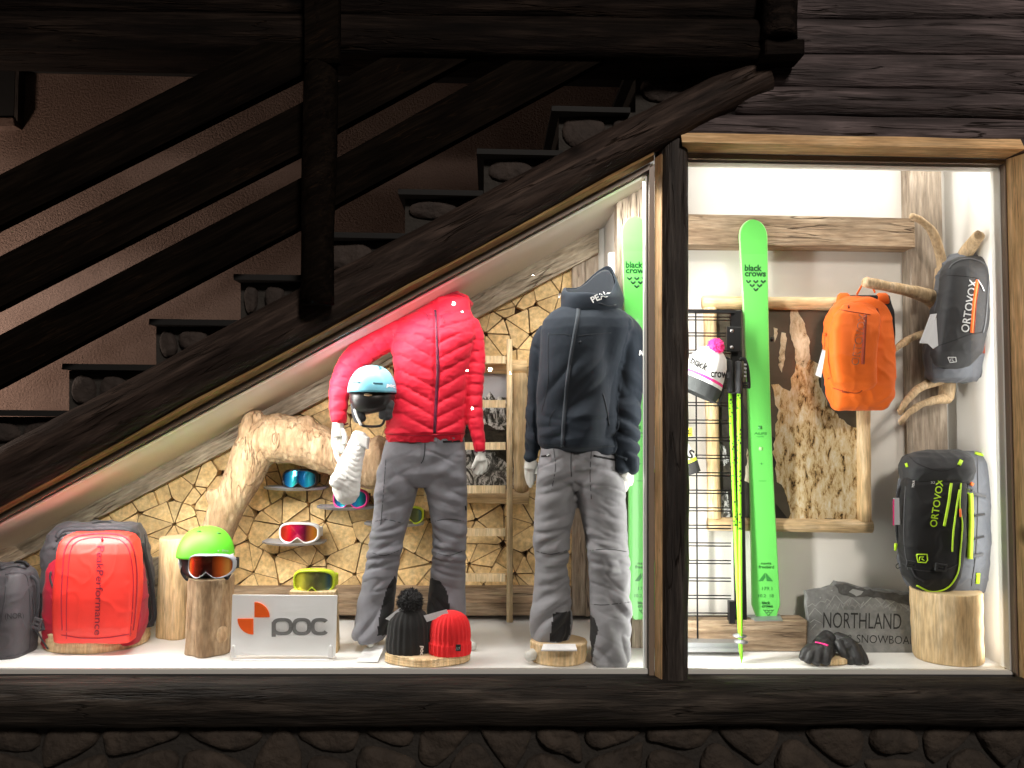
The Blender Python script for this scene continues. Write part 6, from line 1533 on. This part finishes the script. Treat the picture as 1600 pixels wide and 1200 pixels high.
# ------------------------------------------------------------------ light blue helmet under her arm
hb_, bvh_, ch, A, B, Hh = helmet(581.5, 614, 37.5, 43, .20, 'helmet_blue', 'light blue helmet held under the arm of the red jacket', .0)
m_ = MB(); m_.loft([(648, 556, 572, .20, .03), (640, 551, 612, .20, .075), (626, 547, 616, .20, .085), (612, 546, 618, .20, .088)], 32, 2.2); m_.obj('liner', M['black_plastic'], hb_, True)
for pts, r in (([(557, 630, .17), (560, 645, .165), (563, 656, .165)], 10), ([(606, 628, .17), (603, 642, .165), (602, 652, .165)], 11)):
    m_ = MB(); m_.tube([P(*q) for q in pts], [r*S(.17)]*3, 16, flat=.6); me = remeshed(m_, .004, 1); displace(me, lambda p, n: smooth_noise(p, (50, 50, 50), 2)*.003); add_mesh('ear_pad', me, M['char_fab'], hb_, True)
mm = MB(); q_ = curve([(556, 642), (560, 655), (566, 664), (572, 666), (590, 666), (598, 662), (602, 650)]); mm.tube([P(a, b, .155) for a, b in q_], [.0055]*len(q_), 8, flat=.4); mm.obj('chin_strap', M['black_plastic'], hb_, True)
mm = MB(); q_ = curve([(554, 640), (558, 652), (564, 664)]); mm.tube([P(a, b, .150) for a, b in q_], [.006]*len(q_), 8, flat=.3); mm.obj('strap_edge', M['white_plastic'], hb_, True)
ribbon('vent', bvh_, [(551, 598), (563, 597.6)], 2.4, M['dark_vent'], hb_, .001); ribbon('vent', bvh_, [(583, 598.5), (598, 599.5)], 3, M['dark_vent'], hb_, .001)
ribbon('vent', bvh_, curve([(592, 572), (594, 575), (595, 577)]), lambda t: 1.5+3*t, M['dark_vent'], hb_, .001)
text('lettering', bvh_, 'poc', 604, 604, (1, .12), 13, 6, M['white_print'], hb_, .001, bold=.03, ydef=.12)
m_ = MB(); m_.ball(P(575, 617, .105), (.018, .003, .006), 12, 6); m_.obj('adjuster', M['top'], hb_, True)
# ------------------------------------------------------------------ white mitten hanging from the hand
mt_ = thing('mitten', 'white quilted mitten hanging from the left hand of the red jacket mannequin', 'mitten', P(545, 790, .21))
m_ = MB()
for path in ([(559, 692, .20, 14), (555, 705, .19, 15), (549, 722, .185, 18), (543, 742, .18, 21), (541, 760, .18, 22), (543, 776, .18, 19), (544, 782, .18, 14)], [(540, 735, .17, 11), (530, 750, .16, 14), (524, 758, .155, 12)], [(560, 688, .2, 13), (563, 680, .2, 13)]):
    c_ = curve(path, 4); m_.tube([P(q[0], q[1], q[2]) for q in c_], [q[3]*S(q[2]) for q in c_], 20, flat=.62)
me = remeshed(m_, .0035, 2); A0 = P(560, 690, .2); dM = (P(543, 780, .18)-A0).normalized()
displace(me, lambda p, n: quilt((p-A0).dot(dM)+.6*abs((p-A0).dot(Vector((1, 0, 0))))*(.6)+smooth_noise(p, (20, 20, 20), 1)*.006, .022)*.0030*(1 if (p-A0).dot(dM) < .17 else .5)-.002+smooth_noise(p, (40, 40, 40), 2)*.002)
mtb = bvh_of(me); add_mesh('shell', me, M['mitt'], mt_, True)
m_ = MB(); m_.prism([(551, 682), (557, 673), (576, 684), (574, 702), (563, 697)], .165, .20, .006); m_.obj('cuff', M['mitt'], mt_); text('lettering', m_.bvh(), 'pp', 562, 694, (.8, .35), 8, 4, M['silver'], mt_, .001, ydef=.16)
m_ = MB(); q_ = curve([(524, 702), (526, 712), (531, 722), (536, 728)]); m_.tube([P(a, b, .19) for a, b in q_], [.010]*len(q_), 10, flat=.5); m_.obj('cuff_loop', M['mitt'], mt_, True)

# ------------------------------------------------------------------ man: navy shell jacket
mn = thing('mannequin', 'headless mannequin in a navy shell jacket and baggy light grey trousers', 'mannequin', P(905, 1035, .2))
y2 = .21
tor = [(704, 848, 958, y2, .09), (692, 840, 962, y2, .115), (660, 837, 964, y2, .125), (620, 838, 965, y2, .120), (580, 841, 970, y2, .125), (545, 843, 978, y2, .130), (515, 843, 992, y2, .122), (500, 847, 990, y2, .11), (487, 860, 978, y2, .09), (474, 884, 958, y2, .07), (462, 886, 950, y2, .06)]
rs2 = [(966, 505, .22, 23), (982, 524, .22, 25), (987, 560, .215, 24), (985, 600, .20, 22), (981, 640, .185, 21.5), (979, 680, .17, 20), (978, 712, .16, 19), (978, 734, .155, 18)]
ls2 = [(856, 515, .26, 16), (846, 540, .28, 18), (839, 580, .29, 15), (836, 620, .29, 14), (833, 660, .28, 13), (831, 690, .27, 13), (830, 716, .265, 11)]
me = garment([tor], [rs2, ls2], .006, 3)
axT = ([P(900, 700, y2), P(912, 480, y2)], [.17, .17]); axR = limb3(rs2); axL = limb3(ls2)
def navy_fn(p, n):
    d, k, s, ax = nearest_axis(p, [axT, axR, axL]); px, py = px_of(p)
    base = smooth_noise(p, (7, 7, 6), 4)*.008+smooth_noise(p, (40, 40, 50), 5)*.0012
    if k == 0:
        dg = Vector((p.x, p.y, p.z-(p.x-P(890, 600, .2).x)*1.0))      # drag lines fanning from the armpit to the hem
        f = billow(dg, (2.2, 4, 7), 2)*.022*sstep(540, 600, py)*(.4+.6*sstep(860, 930, px))
        f += billow(p, (4, 5, 14), 8)*.010*sstep(630, 680, py)
        arm = math.exp(-((px-955)/16)**2-((py-560)/50)**2)*-.030 if n.y < .3 else 0
        return base*.6+f*(.15+.85*max(0, -n.y))*1.5+arm-.004
    tw_ = Vector((p.x*1.0, p.y, p.z+(p.x)*.7))
    return base*.5+billow(tw_, (7, 8, 13), 3+k)*.024*(.3+.8*sstep(560, 690, py))*(.12+.88*max(0, -n.y))-.005
displace(me, navy_fn); nbv = bvh_of(me); nj = add_mesh('jacket', me, M['navy'], mn, True)
zp = curve([(904, 462), (903, 490), (898, 520), (893, 550), (887, 590), (883, 630), (880, 670), (879, 698)])
ribbon('zip_flap', nbv, zp, 5.5, M['navy_lt'], nj, .003); ribbon('zip_line', nbv, [(x+2.5, y) for x, y in zp], 1., M['hood_in'], nj, .005)
ribbon('seam', nbv, curve([(857, 520), (856, 560), (856, 600), (846, 645)]), 1.2, M['hood_in'], nj, .001)
ribbon('seam', nbv, curve([(857, 523), (880, 522), (894, 525)]), 1., M['hood_in'], nj, .001); ribbon('seam', nbv, curve([(900, 525), (930, 522), (955, 520)]), 1., M['hood_in'], nj, .001)
ribbon('pocket_zip', nbv, curve([(942, 615), (948, 640), (952, 665)]), 2, M['hood_in'], nj, .002)
ribbon('pocket_zip', nbv, curve([(867, 640), (860, 652), (859, 666), (866, 680)]), 1.2, M['hood_in'], nj, .001)
ribbon('zip_pull', nbv, [(905, 536), (908, 533)], 3, M['hood_in'], nj, .004)
ribbon('cuff_tab', nbv, [(962, 712), (980, 718)], 5, M['navy_lt'], nj, .003)
ribbon('sleeve_badge', nbv, [(1000, 549), (1001, 552)], 8, M['hood_in'], nj, .003); text('sleeve_mark', nbv, 'N', 998, 555, (1, .1), 6, 8, M['white_print'], nj, .006, bold=.03)
ribbon('hem', nbv, curve([(841, 694), (880, 699), (920, 700), (960, 697)]), 1.3, M['hood_in'], nj, .001)
# stand-up hood
def pk(th): return 37*max(0, math.cos(th-math.radians(48)))**2.6-9*max(0, math.cos(th+math.radians(105)))
def pk2(th): return 12*max(0, math.cos(th-math.radians(48)))**2
hs_, hbv = ring_shell([ring(921, 502, 42, .22, .08, 0, -4), ring(924, 492, 47, .22, .095), ring(926, 480, 48, .22, .10, 0, 0, pk=lambda t: .3*pk2(t)), ring(926, 468, 48, .225, .105, 0, 0, pk=lambda t: .7*pk2(t)), ring(925, 460, 47, .23, .105, -2, 0, pk=pk2), ring(922, 453, 43, .235, .105, -3, 0, pk=pk), ring(921, 453, 40, .237, .098, -3, 0, pk=pk)], 'hood', 'navy', nj, .008, amp=.016, freq=(10, 10, 30))
ring_shell([ring(921, 454, 39, .237, .095, -3, 0, pk=pk), ring(921, 470, 36, .23, .08, -2, 2, pk=pk2), ring(921, 492, 20, .23, .04)], 'hood_lining', 'hood_in', nj, .004)
ribbon('hood_seam', hbv, curve([(878, 482), (895, 492), (915, 496), (940, 492), (966, 482)]), 1.3, M['hood_in'], nj, .006)
ribbon('hood_cord', hbv, curve([(935, 474), (950, 478), (962, 477)]), 2, M['hood_in'], nj, .008)
text('lettering', hbv, 'PEAK', 926, 474, (.88, -.46), 31, 10, M['white_print'], nj, .015, bold=.02, ydef=.16)
text('lettering', hbv, 'P', 877, 466, (.1, -1), 8, 5, M['white_print'], nj, .015, bold=.03, ydef=.16)
# trousers
tm, tmb = trousers([(684, 850, 955, .21, .085), (700, 844, 960, .21, .10), (725, 839, 966, .21, .108), (748, 837, 970, .215, .10), (764, 842, 966, .22, .07)],
    [(735, 838, 900, .215, .09), (760, 836, 898, .215, .092), (800, 834, 899, .22, .088), (840, 832, 889, .22, .082), (880, 834, 885, .22, .078), (920, 832, 890, .22, .080), (955, 829, 892, .22, .085), (985, 828, 890, .215, .088), (1003, 829, 885, .21, .088), (1009, 834, 878, .21, .075)],
    [(735, 893, 970, .20, .095), (760, 897, 973, .20, .095), (800, 905, 978, .19, .088), (840, 914, 980, .18, .082), (880, 919, 981, .17, .078), (920, 920, 983, .16, .080), (960, 921, 984, .15, .086), (1000, 923, 984, .14, .090), (1030, 925, 982, .13, .088), (1037, 930, 978, .13, .075)],
    .006, [([(865, 958), (892, 955), (891, 990), (884, 1003), (858, 1003)], 1), ([(917, 957), (929, 966), (935, 985), (930, 1000), (925, 1034), (916, 1034)], 1)], 9, 'grey_cloth2', 865, mn, 1.25)
ribbon('zip', tmb, [(842, 714), (858, 711)], 3, M['gusset'], tm, .003); ribbon('zip', tmb, [(927, 712), (962, 719)], 3, M['gusset'], tm, .003); ribbon('zip_pull', tmb, [(855, 712), (859, 710)], 2, M['silver'], tm, .005)
ribbon('fly_seam', tmb, curve([(893, 700), (892, 725), (893, 745)]), 1.4, M['char_fab'], tm, .001)
ribbon('seam', tmb, curve([(865, 700), (868, 730), (862, 765)]), 1.2, M['char_fab'], tm, .0006); ribbon('seam', tmb, curve([(924, 705), (922, 740), (924, 780)]), 1.2, M['char_fab'], tm, .0006)
for pts in ([(921, 944), (945, 945), (983, 941)], [(922, 860), (950, 858), (979, 862)], [(833, 860), (860, 866), (886, 860)]): ribbon('seam', tmb, curve(pts), 1.3, M['char_fab'], tm, .0006)
foot([(858, 998, .21, 15), (850, 1010, .18, 13), (838, 1020, .14, 10), (825, 1026, .09, 7.5)], mn)
foot([(952, 1030, .13, 15), (950, 1036, .11, 13), (947, 1039, .09, 9)], mn)
hand([[(979, 728, .155, 10), (978, 738, .153, 10.5), (975, 746, .152, 12)], [(966, 742, .15, 4), (964, 752, .146, 3.5), (963, 760, .143, 2.9)], [(971, 745, .146, 4.3), (970, 758, .142, 3.9), (969, 768, .139, 3.1)],
      [(976, 746, .148, 4.3), (974, 760, .144, 3.9), (972, 771, .141, 3.1)], [(981, 745, .151, 4.2), (980, 758, .147, 3.8), (977, 767, .144, 3.)], [(986, 741, .157, 4.), (987, 750, .152, 3.6), (985, 758, .149, 2.9)]], mn)
hand([[(830, 712, .265, 8.5), (829, 722, .263, 9), (828, 732, .262, 10)], [(823, 730, .26, 3.8), (823, 744, .256, 3.5), (826, 757, .253, 2.8)], [(827, 732, .258, 4), (827, 748, .254, 3.7), (829, 761, .251, 2.9)],
      [(831, 732, .26, 4), (831, 746, .256, 3.6), (832, 757, .253, 2.8)], [(835, 730, .264, 3.7), (835, 742, .26, 3.3), (835, 751, .257, 2.6)], [(835, 722, .255, 3.8), (839, 731, .248, 3.4), (839, 741, .245, 2.8)]], mn)
